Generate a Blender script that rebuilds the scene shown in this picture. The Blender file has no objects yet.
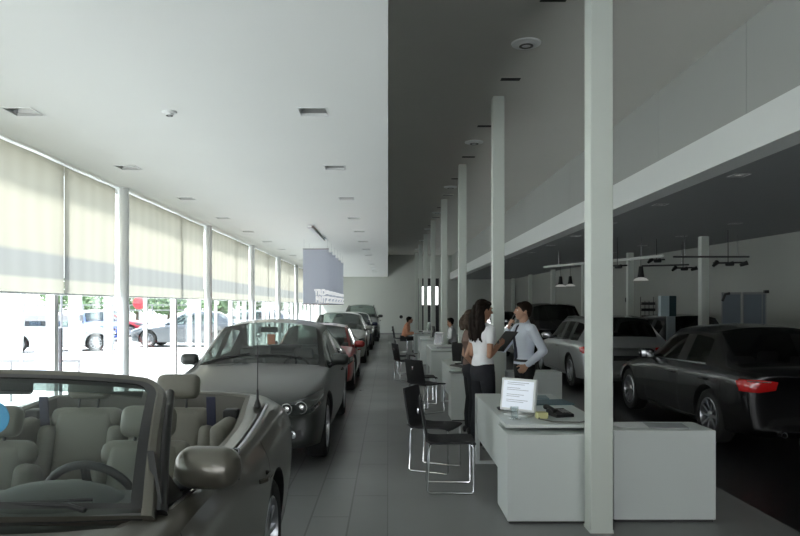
import bpy, bmesh, math, random
from mathutils import Vector, Matrix, Euler
from mathutils.bvhtree import BVHTree
random.seed(7)
PI = math.pi
COL = bpy.context.scene.collection
def V(*a): return Vector(a)

# ------------------------------------------------------------------ materials
MATS = {}
def mat(name, color, rough=0.5, metal=0.0, coat=0.0, emit=None, estr=0.0, noise=0.0, nscale=8.0, bump=0.0, spec=0.5, sheen=0.0):
    if name in MATS: return MATS[name]
    m = bpy.data.materials.new(name); m.use_nodes = True
    nt = m.node_tree; b = nt.nodes['Principled BSDF']
    b.inputs['Base Color'].default_value = (*color, 1)
    b.inputs['Roughness'].default_value = rough
    b.inputs['Metallic'].default_value = metal
    b.inputs['Coat Weight'].default_value = coat
    b.inputs['Coat Roughness'].default_value = 0.03
    b.inputs['Specular IOR Level'].default_value = spec
    if sheen: b.inputs['Sheen Weight'].default_value = sheen
    if emit:
        b.inputs['Emission Color'].default_value = (*emit, 1); b.inputs['Emission Strength'].default_value = estr
    if noise or bump:
        tc = nt.nodes.new('ShaderNodeTexCoord'); n = nt.nodes.new('ShaderNodeTexNoise')
        n.inputs['Scale'].default_value = nscale; n.inputs['Detail'].default_value = 4
        nt.links.new(tc.outputs['Object'], n.inputs['Vector'])
        if noise:
            r = nt.nodes.new('ShaderNodeMapRange')
            r.inputs['To Min'].default_value = 1 - noise; r.inputs['To Max'].default_value = 1 + noise
            nt.links.new(n.outputs['Fac'], r.inputs['Value'])
            h = nt.nodes.new('ShaderNodeHueSaturation'); h.inputs['Color'].default_value = (*color, 1)
            nt.links.new(r.outputs['Result'], h.inputs['Value'])
            nt.links.new(h.outputs['Color'], b.inputs['Base Color'])
        if bump:
            bp = nt.nodes.new('ShaderNodeBump'); bp.inputs['Strength'].default_value = bump
            bp.inputs['Distance'].default_value = 0.01
            nt.links.new(n.outputs['Fac'], bp.inputs['Height']); nt.links.new(bp.outputs['Normal'], b.inputs['Normal'])
    MATS[name] = m
    return m
def glass(name, tint=(0.8, 0.86, 0.84), refl=1.0, rough=0.02):
    if name in MATS: return MATS[name]
    m = bpy.data.materials.new(name); m.use_nodes = True
    nt = m.node_tree; nt.nodes.clear()
    o = nt.nodes.new('ShaderNodeOutputMaterial'); mx = nt.nodes.new('ShaderNodeMixShader')
    t = nt.nodes.new('ShaderNodeBsdfTransparent'); g = nt.nodes.new('ShaderNodeBsdfGlossy')
    t.inputs['Color'].default_value = (*tint, 1); g.inputs['Roughness'].default_value = rough
    f = nt.nodes.new('ShaderNodeLayerWeight'); f.inputs['Blend'].default_value = .5
    pw = nt.nodes.new('ShaderNodeMath'); pw.operation = 'POWER'; pw.inputs[1].default_value = 5
    ma = nt.nodes.new('ShaderNodeMath'); ma.operation = 'MULTIPLY_ADD'; ma.inputs[1].default_value = .96; ma.inputs[2].default_value = .04
    mu = nt.nodes.new('ShaderNodeMath'); mu.operation = 'MULTIPLY'; mu.inputs[1].default_value = refl; mu.use_clamp = True
    nt.links.new(f.outputs['Facing'], pw.inputs[0]); nt.links.new(pw.outputs[0], ma.inputs[0]); nt.links.new(ma.outputs[0], mu.inputs[0])
    nt.links.new(mu.outputs[0], mx.inputs[0])
    nt.links.new(t.outputs[0], mx.inputs[1]); nt.links.new(g.outputs[0], mx.inputs[2]); nt.links.new(mx.outputs[0], o.inputs[0])
    MATS[name] = m
    return m

# ------------------------------------------------------------------ object plumbing
def link(o, parent=None):
    COL.objects.link(o)
    if parent is not None: o.parent = parent
    return o
def tag(o, label=None, cat=None, group=None, kind=None):
    if label: o['label'] = label
    if cat: o['category'] = cat
    if group: o['group'] = group
    if kind: o['kind'] = kind
    return o
def thing(name, label, cat, loc=(0, 0, 0), rz=0.0, group=None):
    o = bpy.data.objects.new(name, None); o.empty_display_size = 0.2
    COL.objects.link(o); o.location = loc; o.rotation_euler = (0, 0, rz)
    return tag(o, label, cat, group)
def kids(o): return [c for c in bpy.data.objects if c.parent == o]
def dup(src, loc=None, rz=None, label=None, group=None):
    tree = {}
    for c in bpy.data.objects:
        if c.parent: tree.setdefault(c.parent.name, []).append(c)
    def cp(o, par):
        c = o.copy(); COL.objects.link(c)
        if par is not None: c.parent = par
        for k in tree.get(o.name, []): cp(k, c)
        return c
    r = cp(src, None)
    if loc is not None: r.location = loc
    if rz is not None: r.rotation_euler = (0, 0, rz)
    if label: r['label'] = label
    if group: r['group'] = group
    return r
def mesh_obj(name, me, m, parent=None, loc=None):
    me.name = name
    o = bpy.data.objects.new(name, me); link(o, parent)
    if m is not None:
        me.materials.clear()
        for x in (m if isinstance(m, (list, tuple)) else [m]): me.materials.append(x)
    if loc is not None: o.location = loc
    return o

class MB:
    def __init__(s): s.v = []; s.f = []; s.mi = []; s.cur = 0
    def add(s, vs, fs):
        b = len(s.v); s.v += [tuple(x) for x in vs]
        s.f += [tuple(b + i for i in f) for f in fs]; s.mi += [s.cur] * len(fs)
        return s
    def box(s, x0, x1, y0, y1, z0, z1, M=None):
        vs = [V(x, y, z) for x in (x0, x1) for y in (y0, y1) for z in (z0, z1)]
        if M is not None: vs = [M @ v for v in vs]
        return s.add(vs, [(0, 1, 3, 2), (4, 6, 7, 5), (0, 4, 5, 1), (2, 3, 7, 6), (0, 2, 6, 4), (1, 5, 7, 3)])
    def rbox(s, c, d, r=0.01, M=None, seg=3):
        bm = bmesh.new(); bmesh.ops.create_cube(bm, size=1)
        for v in bm.verts: v.co = V(v.co.x * d[0], v.co.y * d[1], v.co.z * d[2])
        r = min(r, min(d) * 0.49)
        bmesh.ops.bevel(bm, geom=list(bm.edges), offset=r, segments=seg, profile=0.5, affect='EDGES')
        if M is not None: bmesh.ops.transform(bm, matrix=M, verts=bm.verts)
        bm.verts.index_update()
        s.add([v.co + V(*c) for v in bm.verts], [tuple(v.index for v in f.verts) for f in bm.faces]); bm.free()
        return s
    def tube(s, pts, r, n=8, caps=True, closed=False):
        pts = [V(*p) for p in pts]; rr = r if isinstance(r, (list, tuple)) else [r] * len(pts)
        N = len(pts); rings = []; up = None
        for i, p in enumerate(pts):
            a = pts[(i - 1) % N] if (i or closed) else p; b = pts[(i + 1) % N] if (i < N - 1 or closed) else p
            d = (b - a).normalized()
            if up is None:
                up = d.orthogonal().normalized()
            up = (up - d * up.dot(d))
            if up.length < 1e-5: up = d.orthogonal()
            up.normalize(); sd = d.cross(up)
            rings.append([p + (up * math.cos(2 * PI * k / n) + sd * math.sin(2 * PI * k / n)) * rr[i] for k in range(n)])
        vs = [v for r_ in rings for v in r_]; fs = []
        for i in range(N if closed else N - 1):
            j = (i + 1) % N
            for k in range(n): fs.append((i * n + k, i * n + (k + 1) % n, j * n + (k + 1) % n, j * n + k))
        if caps and not closed: fs += [tuple(range(n))[::-1], tuple((N - 1) * n + k for k in range(n))]
        return s.add(vs, fs)
    def lathe(s, prof, n=24, M=None, close=False):   # prof: (r, z) list, around z
        vs = []; fs = []; m = len(prof)
        for k in range(n):
            a = 2 * PI * k / n
            for r, z in prof: vs.append(V(r * math.cos(a), r * math.sin(a), z))
        if M is not None: vs = [M @ v for v in vs]
        for k in range(n):
            j = (k + 1) % n
            for i in range(m if close else m - 1):
                i2 = (i + 1) % m
                fs.append((k * m + i, j * m + i, j * m + i2, k * m + i2))
        return s.add(vs, fs)
    def sphere(s, c, r, n=12, M=None):
        rx, ry, rz = r if isinstance(r, (tuple, list)) else (r, r, r)
        vs = []; fs = []; m = n // 2 + 1
        for i in range(m):
            t = PI * i / (m - 1)
            for k in range(n):
                a = 2 * PI * k / n
                v = V(rx * math.sin(t) * math.cos(a), ry * math.sin(t) * math.sin(a), rz * math.cos(t))
                if M is not None: v = M @ v
                vs.append(v + V(*c))
        for i in range(m - 1):
            for k in range(n): fs.append((i * n + k, (i + 1) * n + k, (i + 1) * n + (k + 1) % n, i * n + (k + 1) % n))
        return s.add(vs, fs)
    def grid(s, rows):       # rows of equal-length point lists
        n = len(rows[0]); vs = [p for r in rows for p in r]; fs = []
        for i in range(len(rows) - 1):
            for k in range(n - 1): fs.append((i * n + k, i * n + k + 1, (i + 1) * n + k + 1, (i + 1) * n + k))
        return s.add(vs, fs)
    def prism(s, poly, axis, a, b):  # poly 2D extruded along axis
        def P(u, w, t): return {'x': (t, u, w), 'y': (u, t, w), 'z': (u, w, t)}[axis]
        n = len(poly); vs = [P(u, w, a) for u, w in poly] + [P(u, w, b) for u, w in poly]
        fs = [tuple(range(n))[::-1], tuple(range(n, 2 * n))] + [(i, (i + 1) % n, n + (i + 1) % n, n + i) for i in range(n)]
        return s.add(vs, fs)
    def build(s, name, m, parent=None, smooth=False, loc=None, M=None, solid=0.0, weld=False, rev=False):
        me = bpy.data.meshes.new(name)
        vs = s.v if M is None else [tuple(M @ V(*v)) for v in s.v]
        me.from_pydata(vs, [], s.f); me.validate()
        if len(me.polygons) == len(s.mi):
            for p, k in zip(me.polygons, s.mi): p.material_index = k
        bm = bmesh.new(); bm.from_mesh(me)
        if weld: bmesh.ops.remove_doubles(bm, verts=bm.verts, dist=1e-5)
        bmesh.ops.recalc_face_normals(bm, faces=bm.faces)
        if solid: bmesh.ops.solidify(bm, geom=list(bm.faces), thickness=solid)
        bm.to_mesh(me); bm.free()
        if smooth:
            for p in me.polygons: p.use_smooth = True
            me.set_sharp_from_angle(angle=math.radians(40))
        return mesh_obj(name, me, m, parent, loc)

def evaluated(me, mods):
    """apply a list of (type, dict) modifiers to a mesh and return the new mesh"""
    o = bpy.data.objects.new('working', me); COL.objects.link(o)
    for t, kw in mods:
        md = o.modifiers.new(t, t)
        for k, v in kw.items(): setattr(md, k, v)
    dg = bpy.context.evaluated_depsgraph_get(); dg.update()
    out = bpy.data.meshes.new_from_object(o.evaluated_get(dg), preserve_all_data_layers=True, depsgraph=dg)
    bpy.data.objects.remove(o, do_unlink=True)
    return out

# ------------------------------------------------------------------ camera  (x right, y away, z up)
F, H, CX, CY = 690.0, 1.65, 388.0, 306.0
cam = bpy.data.cameras.new('camera'); co = bpy.data.objects.new('camera', cam); COL.objects.link(co)
co.location = (0, 0, H); co.rotation_euler = (PI / 2, 0, 0)
cam.sensor_width = 36; cam.lens = 36 * F / 800
cam.shift_x = (400 - CX) / 800; cam.shift_y = (CY - 268) / 800
cam.clip_end = 500
bpy.context.scene.camera = co

# ------------------------------------------------------------------ shared materials
M_white = mat('white_plaster', (0.80, 0.82, 0.80), 0.7, noise=0.02, nscale=1.5)
M_ceil = mat('white_ceiling_paint', (0.90, 0.915, 0.90), 0.8, noise=0.015, nscale=1)
M_ceil2 = mat('grey_ceiling_paint', (0.60, 0.59, 0.55), 0.8, noise=0.03, nscale=1)
M_colm = mat('column_paint', (0.63, 0.67, 0.62), 0.45, noise=0.02, nscale=3)
M_lam = mat('white_laminate', (0.64, 0.68, 0.665), 0.35, noise=0.01, nscale=4)
M_black = mat('black_plastic', (0.012, 0.012, 0.013), 0.45)
M_blackfab = mat('black_woven_fabric', (0.012, 0.012, 0.014), 0.75, noise=0.15, nscale=200, bump=0.2)
M_chrome = mat('chrome', (0.75, 0.76, 0.78), 0.12, 1.0)
M_mirrorglass = mat('mirror_silver', (0.22, 0.23, 0.24), 0.1, 1.0)
M_rubber = mat('tyre_rubber', (0.012, 0.012, 0.012), 0.8)
M_rim = mat('alloy_rim', (0.42, 0.43, 0.45), 0.28, 0.9)
M_trim = mat('black_trim', (0.01, 0.01, 0.01), 0.3, coat=0.3)
M_cglass = glass('tinted_car_glass', (0.50, 0.56, 0.53), 1.6)
M_dglass = glass('dark_privacy_glass', (0.16, 0.17, 0.17), 1.0)
M_lens = mat('headlight_lens', (0.03, 0.035, 0.035), 0.08, coat=1.0)
M_reflector = mat('headlight_reflector', (0.75, 0.77, 0.78), 0.15, 0.8)
M_red = mat('red_lamp_lens', (0.45, 0.01, 0.01), 0.15, coat=1, emit=(0.6, 0.01, 0.01), estr=0.03)
M_amber = mat('clear_lamp_lens', (0.6, 0.55, 0.5), 0.15, coat=1)
M_seatgrey = mat('grey_leather', (0.10, 0.10, 0.095), 0.55, noise=0.06, nscale=30)
M_beige = mat('beige_leather', (0.165, 0.158, 0.13), 0.5, noise=0.05, nscale=25, bump=0.1)
M_dash = mat('dashboard_vinyl', (0.035, 0.037, 0.036), 0.6, noise=0.1, nscale=60)
# ------------------------------------------------------------------ cars
# local frame: nose towards -Y, +X to the right of the picture when not turned, wheels on z = 0
def ring(s, wf, zl, zt, top, low_s=None):
    zs = [zl, zl, zl + .05, zl + (zt - zl) * .36, zl + (zt - zl) * .62, zt - (zt - zl) * .13, zt]
    xs = [0, .72 * wf, .94 * wf, .985 * wf, 1.0 * wf, .985 * wf, .935 * wf]
    ls = s if low_s is None else low_s
    pts = [(xs[i], ls, zs[i]) for i in range(7)]
    for t in top:
        pts.append((t[0], t[2] if len(t) > 2 else s, t[1]))
    return pts
# role strings mark which material the faces that follow a ring get
def sedan_rings(belt_up=0.0):
    b = belt_up
    return [
        (ring(.00, .80, .34, .56, [(.68, .60), (.58, .625), (.35, .64), (0, .645)]), 'n'),
        (ring(.05, .90, .23, .63, [(.74, .68), (.63, .70), (.36, .715), (0, .72)]), 'n'),
        (ring(.24, .955, .19, .71, [(.79, .755), (.67, .775), (.38, .79), (0, .79)]), 'h'),
        (ring(.60, .985, .18, .79, [(.81, .825), (.69, .845), (.4, .862), (0, .868)]), 'h'),
        (ring(1.10, 1.0, .18, .86, [(.82, .89), (.70, .912), (.4, .932), (0, .938)]), 'h'),
        (ring(1.55, 1.0, .18, .91, [(.86, .935, 1.55), (.80, .955, 1.50), (.43, .985, 1.40), (0, .995, 1.37)]), 'w'),
        (ring(2.10, 1.0, .18, .935, [(.735, 1.31, 2.22), (.66, 1.385, 2.27), (.36, 1.44, 2.22), (0, 1.455, 2.20)]), 'f'),
        (ring(2.86, 1.0, .18, .95, [(.735, 1.36), (.655, 1.425), (.36, 1.475), (0, 1.485)]), 'b'),
        (ring(2.94, 1.0, .18, .955, [(.735, 1.36), (.655, 1.425), (.36, 1.475), (0, 1.485)]), 'r'),
        (ring(3.55, 1.0, .18, .97, [(.715, 1.32, 3.50), (.64, 1.39, 3.50), (.36, 1.44, 3.52), (0, 1.45, 3.53)], 3.72), 'g'),
        (ring(4.16, .995, .18, .985, [(.85, 1.005), (.76, 1.02, 4.18), (.42, 1.045, 4.24), (0, 1.052, 4.26)]), 't'),
        (ring(4.55, .975, .19, .975, [(.82, 1.0), (.70, 1.02), (.4, 1.035), (0, 1.04)]), 't'),
        (ring(4.77, .94, .22, .95, [(.80, .985), (.68, 1.005), (.4, 1.02), (0, 1.025)]), 'n'),
        (ring(4.84, .84, .32, .80, [(.72, .85), (.6, .88), (.36, .89), (0, .895)]), 'n')]
def wagon_rings():
    r = sedan_rings()[:9]
    return r + [
        (ring(3.55, 1.0, .18, .97, [(.735, 1.36), (.655, 1.425), (.36, 1.475), (0, 1.485)]), 'c'),
        (ring(3.64, 1.0, .18, .97, [(.735, 1.36), (.655, 1.425), (.36, 1.475), (0, 1.485)]), 'q'),
        (ring(4.35, .99, .18, .98, [(.70, 1.30, 4.22), (.62, 1.39, 4.26), (.36, 1.44, 4.30), (0, 1.45, 4.31)], 4.32), 'g'),
        (ring(4.66, .975, .19, .985, [(.83, 1.0), (.72, 1.01, 4.70), (.42, 1.02, 4.74), (0, 1.02, 4.75)]), 'n'),
        (ring(4.77, .95, .22, .93, [(.80, .95), (.68, .955), (.4, .96), (0, .96)]), 'n'),
        (ring(4.84, .86, .32, .80, [(.72, .83), (.6, .84), (.36, .85), (0, .85)]), 'n')]
def convertible_rings():
    return [
        (ring(.00, .80, .34, .54, [(.68, .58), (.58, .605), (.35, .62), (0, .625)]), 'n'),
        (ring(.05, .90, .23, .61, [(.74, .66), (.63, .68), (.36, .695), (0, .70)]), 'n'),
        (ring(.24, .955, .19, .69, [(.79, .735), (.67, .755), (.38, .77), (0, .77)]), 'h'),
        (ring(.60, .985, .18, .77, [(.81, .805), (.69, .825), (.4, .842), (0, .848)]), 'h'),
        (ring(1.20, 1.0, .18, .85, [(.84, .88), (.72, .902), (.4, .922), (0, .928)]), 'h'),
        (ring(1.85, 1.0, .18, .90, [(.885, .935, 1.90), (.83, .955, 1.85), (.45, .975, 1.70), (0, .985, 1.66)]), 'o'),
        (ring(2.30, 1.0, .18, .91, [(.89, .945), (.83, .945), (.45, .94), (0, .94)]), 'o'),
        (ring(2.90, 1.0, .18, .915, [(.885, .95), (.82, .95), (.45, .95), (0, .95)]), 'O'),
        (ring(3.50, 1.0, .18, .93, [(.875, .97), (.80, .975), (.45, .96), (0, .96)]), 'O'),
        (ring(3.95, .99, .18, .95, [(.84, 1.005), (.74, 1.03), (.45, 1.03), (0, 1.03)]), 'O'),
        (ring(4.18, .985, .18, .955, [(.82, 1.02), (.70, 1.05, 4.22), (.42, 1.065, 4.32), (0, 1.07, 4.34)]), 't'),
        (ring(4.52, .965, .19, .94, [(.80, 1.0), (.69, 1.03), (.4, 1.045), (0, 1.05)]), 't'),
        (ring(4.76, .93, .22, .91, [(.78, .95), (.67, .975), (.4, .99), (0, .995)]), 'n'),
        (ring(4.84, .83, .32, .78, [(.70, .82), (.6, .84), (.36, .85), (0, .855)]), 'n')]
SLOTS = ['body', 'windshield', 'door_glass', 'rear_glass', 'pillar', 'door', 'hood', 'trunk_lid', 'removed', 'well', 'rdoor', 'rdoor_glass']
def car_shell(rings, L, W, Hh, axles, wr, level=2, rear_door=True):
    hw = W / 2; n = len(rings); K = 11
    vs = []; idx = {}
    for i, (pts, role) in enumerate(rings):
        for k, (x, s, z) in enumerate(pts):
            t = abs(x)
            ds = 0
            if s < .9: ds = .20 * t ** 2.2 * (1 - s / .9)
            if s > 4.2: ds = -.16 * t ** 2.2 * (s - 4.2) / .64
            for sg in ((1, -1) if 0 < k < 10 else (1,)):
                idx[(i, k, sg)] = len(vs); vs.append((sg * x * hw, s + ds, z))
                if k in (0, 10): idx[(i, k, -1)] = len(vs) - 1
    fs = []; mi = []
    def slot(role, k):
        top = k >= 8; rail = k == 7; win = k == 6; side = 2 <= k <= 5
        if role == 'h': return 6 if top else 0
        if role == 'w': return 1 if top else 0 if rail else 2 if win else 5 if side else 0
        if role == 'f': return 2 if win else 5 if side else 0
        if role == 'b': return 4 if win else 5 if side else 0
        if role == 'r': return 11 if win else 10 if side else 0
        if role == 'c': return 4 if win else 0
        if role == 'q': return 11 if win else 0
        if role == 'g': return 3 if top else 0
        if role == 't': return 7 if top else 0
        if role == 'o': return 8 if k >= 8 else 5 if side else 0
        if role == 'O': return 8 if k >= 8 else 0
        return 0
    for i in range(n - 1):
        role = rings[i][1]
        for k in range(K - 1):
            for sg in (1, -1):
                q = [idx[(i, k, sg)], idx[(i, k + 1, sg)], idx[(i + 1, k + 1, sg)], idx[(i + 1, k, sg)]]
                fs.append(tuple(q if sg < 0 else q[::-1])); mi.append(slot(role, k))
    for i in (0, n - 1):
        for k in range(K - 1):
            q = [idx[(i, k, 1)], idx[(i, k + 1, 1)], idx[(i, k + 1, -1)], idx[(i, k, -1)]]
            q2 = [];  [q2.append(a) for a in q if a not in q2]
            fs.append(tuple(q2)); mi.append(0)
    me = bpy.data.meshes.new('shell'); me.from_pydata(vs, [], fs)
    for p, k in zip(me.polygons, mi): p.material_index = k
    for s_ in SLOTS: me.materials.append(mat('slot_' + s_, (1, 1, 1)))
    bm = bmesh.new(); bm.from_mesh(me); bmesh.ops.recalc_face_normals(bm, faces=bm.faces)
    cl = bm.edges.layers.float.get('crease_edge') or bm.edges.layers.float.new('crease_edge')
    inv = {}
    for (i, k, sg), v in idx.items(): inv.setdefault(v, (i, k))
    for e in bm.edges:
        (i, k), (j, l) = inv[e.verts[0].index], inv[e.verts[1].index]
        role = rings[min(i, j)][1]; c = 0
        if k == l == 6 and i != j: c = .75 if role in 'wfbrcqgoO' else .25
        if k == l == 5 and i != j: c = .35
        if k == l == 2 and i != j: c = .5
        if k == l == 7 and role in 'wfbrcqg': c = .35
        if k == l == 8 and role in 'wgoO': c = .45
        if i == j and min(k, l) >= 7 and rings[i][1] in 'wftg': c = .55
        if i == j and min(k, l) >= 6 and rings[i][1] in 'w': c = .7
        if i == j and min(k, l) >= 8 and rings[i][1] in 'oO' : c = max(c, .3)
        e[cl] = c
    bm.to_mesh(me); bm.free()
    me = evaluated(me, [('SUBSURF', dict(levels=level, render_levels=level, use_limit_surface=False))])
    xs = [v.co.x for v in me.vertices]; ys = [v.co.y for v in me.vertices]; zs = [v.co.z for v in me.vertices]
    kx = W / (max(xs) - min(xs)); ky = L / (max(ys) - min(ys)); kz = (Hh - .17) / (max(zs) - min(zs)); z0 = min(zs); y0 = min(ys)
    for v in me.vertices: v.co = V(v.co.x * kx, (v.co.y - y0) * ky - L / 2, (v.co.z - z0) * kz + .17)
    # wheel wells
    cut = MB(); cut.cur = 9
    for ay in axles:
        for sg in (1, -1):
            M = Matrix.Translation((sg * (hw - .28), ay, wr * 1.0)) @ Matrix.Rotation(PI / 2 * sg, 4, 'Y')
            cut.lathe([(0.0001, 0), (wr + .055, 0), (wr + .055, .6), (0.0001, .6)], 32, M)
    cme = bpy.data.meshes.new('cut'); cme.from_pydata(cut.v, [], cut.f)
    b2 = bmesh.new(); b2.from_mesh(cme); bmesh.ops.remove_doubles(b2, verts=b2.verts, dist=.001); bmesh.ops.recalc_face_normals(b2, faces=b2.faces)
    for f in b2.faces: f.material_index = 9
    b2.to_mesh(cme); b2.free()
    for s_ in SLOTS: cme.materials.append(mat('slot_' + s_, (1, 1, 1)))
    cobj = bpy.data.objects.new('cutter', cme); COL.objects.link(cobj)
    bvh = BVHTree.FromPolygons([v.co.copy() for v in me.vertices], [tuple(p.vertices) for p in me.polygons])
    out = evaluated(me, [('BOOLEAN', dict(operation='DIFFERENCE', solver='EXACT', object=cobj))])
    bpy.data.objects.remove(cobj, do_unlink=True)
    return out, bvh
def split_slot(me, slots, side=0):
    bm = bmesh.new(); bm.from_mesh(me)
    kill = [f for f in bm.faces if f.material_index not in slots or (side and f.calc_center_median().x * side < 0)]
    bmesh.ops.delete(bm, geom=kill, context='FACES')
    if not bm.faces: bm.free(); return None
    out = bpy.data.meshes.new('piece')
    for f in bm.faces: f.material_index = 0; f.smooth = True
    bm.to_mesh(out); bm.free()
    out.set_sharp_from_angle(angle=math.radians(38))
    return out
def islands(me):
    bm = bmesh.new(); bm.from_mesh(me); bm.faces.ensure_lookup_table(); seen = set(); out = []
    for f0 in bm.faces:
        if f0.index in seen: continue
        st = [f0]; seen.add(f0.index); comp = []
        while st:
            f = st.pop(); comp.append(f.index)
            for v in f.verts:
                for g in v.link_faces:
                    if g.index not in seen: seen.add(g.index); st.append(g)
        out.append(set(comp))
    bm.free()
    if len(out) < 2: return [me]
    res = []
    for comp in out:
        if len(comp) < 3: continue
        b = bmesh.new(); b.from_mesh(me); b.faces.ensure_lookup_table()
        bmesh.ops.delete(b, geom=[f for f in b.faces if f.index not in comp], context='FACES')
        m2 = bpy.data.meshes.new('piece'); b.to_mesh(m2); b.free(); res.append(m2)
    return res
def hit(bvh, plane, u, z, off):
    if plane == 'front': o, d = V(u, -6, z), V(0, 1, 0)
    elif plane == 'rear': o, d = V(u, 6, z), V(0, -1, 0)
    elif plane == 'left': o, d = V(-4, u, z), V(1, 0, 0)
    elif plane == 'top': o, d = V(u, z, 4), V(0, 0, -1)
    else: o, d = V(4, u, z), V(-1, 0, 0)
    p, nrm, _, _ = bvh.ray_cast(o, d)
    if p is None: return o + d * 5
    if nrm.dot(d) > 0: nrm = -nrm
    return p + nrm * off
def lerp_poly(P, n):
    out = []
    for i in range(n):
        t = i / (n - 1) * (len(P) - 1); k = min(int(t), len(P) - 2); f = t - k
        out.append((P[k][0] + (P[k + 1][0] - P[k][0]) * f, P[k][1] + (P[k + 1][1] - P[k][1]) * f))
    return out
def patch(mb, bvh, plane, top, bot, off=.004, n=14, m=5):
    T = lerp_poly(top, n); B = lerp_poly(bot, n); rows = []
    for j in range(m + 1):
        f = j / m; o = off if 0 < j < m else off * .2
        rows.append([hit(bvh, plane, T[i][0] + (B[i][0] - T[i][0]) * f, T[i][1] + (B[i][1] - T[i][1]) * f, o) for i in range(n)])
    mb.grid(rows); return mb
def ribbon(mb, bvh, plane, pts, w, off=.003, n=24, closed=False):
    if closed: pts = list(pts) + [pts[0]]
    P = lerp_poly(pts, n); rows = [[], [], []]
    for i, p in enumerate(P):
        a = P[max(i - 1, 0)]; b = P[min(i + 1, len(P) - 1)]
        dx, dz = b[0] - a[0], b[1] - a[1]; l = math.hypot(dx, dz) or 1
        nx, nz = -dz / l * w / 2, dx / l * w / 2
        rows[0].append(hit(bvh, plane, p[0] + nx, p[1] + nz, off * .3)); rows[1].append(hit(bvh, plane, p[0], p[1], off)); rows[2].append(hit(bvh, plane, p[0] - nx, p[1] - nz, off * .3))
    mb.grid(rows); return mb
WHEELS = {}
def wheel_meshes(r, w=.22):
    key = (round(r, 3), w)
    if key in WHEELS: return WHEELS[key]
    t = MB(); rr = r * .68
    t.lathe([(rr, -w / 2 + .01), (r * .9, -w / 2), (r * .975, -w / 2 + .02), (r, -w / 2 + .05), (r, w / 2 - .05), (r * .975, w / 2 - .02), (r * .9, w / 2), (rr, w / 2 - .01)], 36, Matrix.Rotation(PI / 2, 4, 'Y'), close=True)
    ot = t.build('tyre', M_rubber, None, True)
    q = MB(); R = Matrix.Rotation(PI / 2, 4, 'Y')
    q.lathe([(rr + .003, w / 2 - .012), (rr - .012, w / 2 - .004), (rr - .02, w / 2 - .03), (rr - .02, -w / 2 + .02)], 36, R)
    q.lathe([(.0001, w / 2 - .025), (.03, w / 2 - .022), (.055, w / 2 - .035), (.06, w / 2 - .07)], 20, R)
    for k in range(10):
        a = 2 * PI * k / 10
        c, s = math.cos(a), math.sin(a)
        pa, pb = V(w / 2 - .035, .04 * c, .04 * s), V(w / 2 - .018, (rr - .012) * c, (rr - .012) * s)
        sd = V(0, -s, c)
        vs = [pa + sd * .017, pa - sd * .017, pb - sd * .013, pb + sd * .013]
        vs += [v - V(.03, 0, 0) for v in vs]
        q.add(vs, [(0, 1, 2, 3), (4, 7, 6, 5), (0, 4, 5, 1), (1, 5, 6, 2), (2, 6, 7, 3), (3, 7, 4, 0)])
    oq = q.build('rim', M_rim, None, True)
    d = MB(); d.lathe([(.0001, w / 2 - .1), (rr * .72, w / 2 - .1), (rr * .72, w / 2 - .13), (.0001, w / 2 - .13)], 24, R)
    od = d.build('brake_disc', mat('brake_disc_steel', (.18, .18, .18), .4, .8), None, True)
    res = (ot.data, oq.data, od.data)
    for o in (ot, oq, od): bpy.data.objects.remove(o, do_unlink=True)
    WHEELS[key] = res
    return res
def add_wheels(root, W, axles, r):
    ms = wheel_meshes(r)
    for ay in axles:
        for sg in (1, -1):
            w = bpy.data.objects.new('wheel', ms[0]); link(w, root); w.location = (sg * (W / 2 - .135), ay, r)
            if sg < 0: w.rotation_euler = (0, 0, PI)
            for nm, me in (('rim', ms[1]), ('brake_disc', ms[2])):
                c = bpy.data.objects.new(nm, me); link(c, w)
def seat(root, x, y, z, m, scale=1.0, headz=.62, name='seat', rear=False):
    """a car seat: cushion at z, occupant looks towards -Y"""
    b = MB()
    b.rbox((0, 0, 0), (.50, .52, .16), .05)
    for sg in (1, -1): b.rbox((sg * .23, 0, .05), (.08, .48, .12), .038)
    Rx = Matrix.Rotation(-.28, 4, 'X')
    base = V(0, .24, .05)
    def at(v): return base + (Rx @ V(*v))
    for c, d, r in (((0, 0, .27), (.36, .12, .52), .055), ((.21, -.02, .22), (.10, .16, .42), .045), ((-.21, -.02, .22), (.10, .16, .42), .045), ((0, .015, .48), (.44, .12, .13), .055)):
        p = at(c); b.rbox(tuple(p), d, r, Rx.to_4x4())
    o = b.build(name, m, root, True, loc=(x, y, z)); o.scale = (scale,) * 3
    h = MB(); p = at((0, .0, headz)); h.rbox(tuple(p), (.27, .10, .155), .045, Rx.to_4x4())
    h.build('headrest', m, o, True)
    k = MB()
    for sg in (1, -1): k.tube([tuple(at((sg * .06, 0, .5))), tuple(at((sg * .06, 0, headz - .05)))], .008, 8)
    k.build('headrest_post', M_black, o, True)
    return o
def mirror_part(root, sg, x, y, z, m, s=1.0):
    b = MB()
    b.rbox((sg * (x + .13 * s), y + .03, z), (.24 * s, .14 * s, .15 * s), .069 * s, Matrix.Rotation(-sg * .12, 4, 'Z'), 4)
    o = b.build('side_mirror', m, root, True)
    b = MB(); b.tube([(sg * (x - .03), y + .02, z - .09 * s), (sg * (x + .04), y + .03, z - .055 * s), (sg * (x + .1), y + .035, z - .04)], [.035, .03, .03], 10); b.build('mirror_arm', M_black, o, True)
    b = MB(); b.rbox((sg * (x + .135 * s), y + .098, z), (.19 * s, .008, .115 * s), .03, Matrix.Rotation(-sg * .12, 4, 'Z')); b.build('mirror_glass', M_mirrorglass, o, True)
    return o
PAINTS = {}
def paint(name, c, metal=.5, rough=.28, coat=1.0, spec=.5):
    return mat('car_paint_' + name, c, rough, metal, coat=coat, spec=spec)
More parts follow.
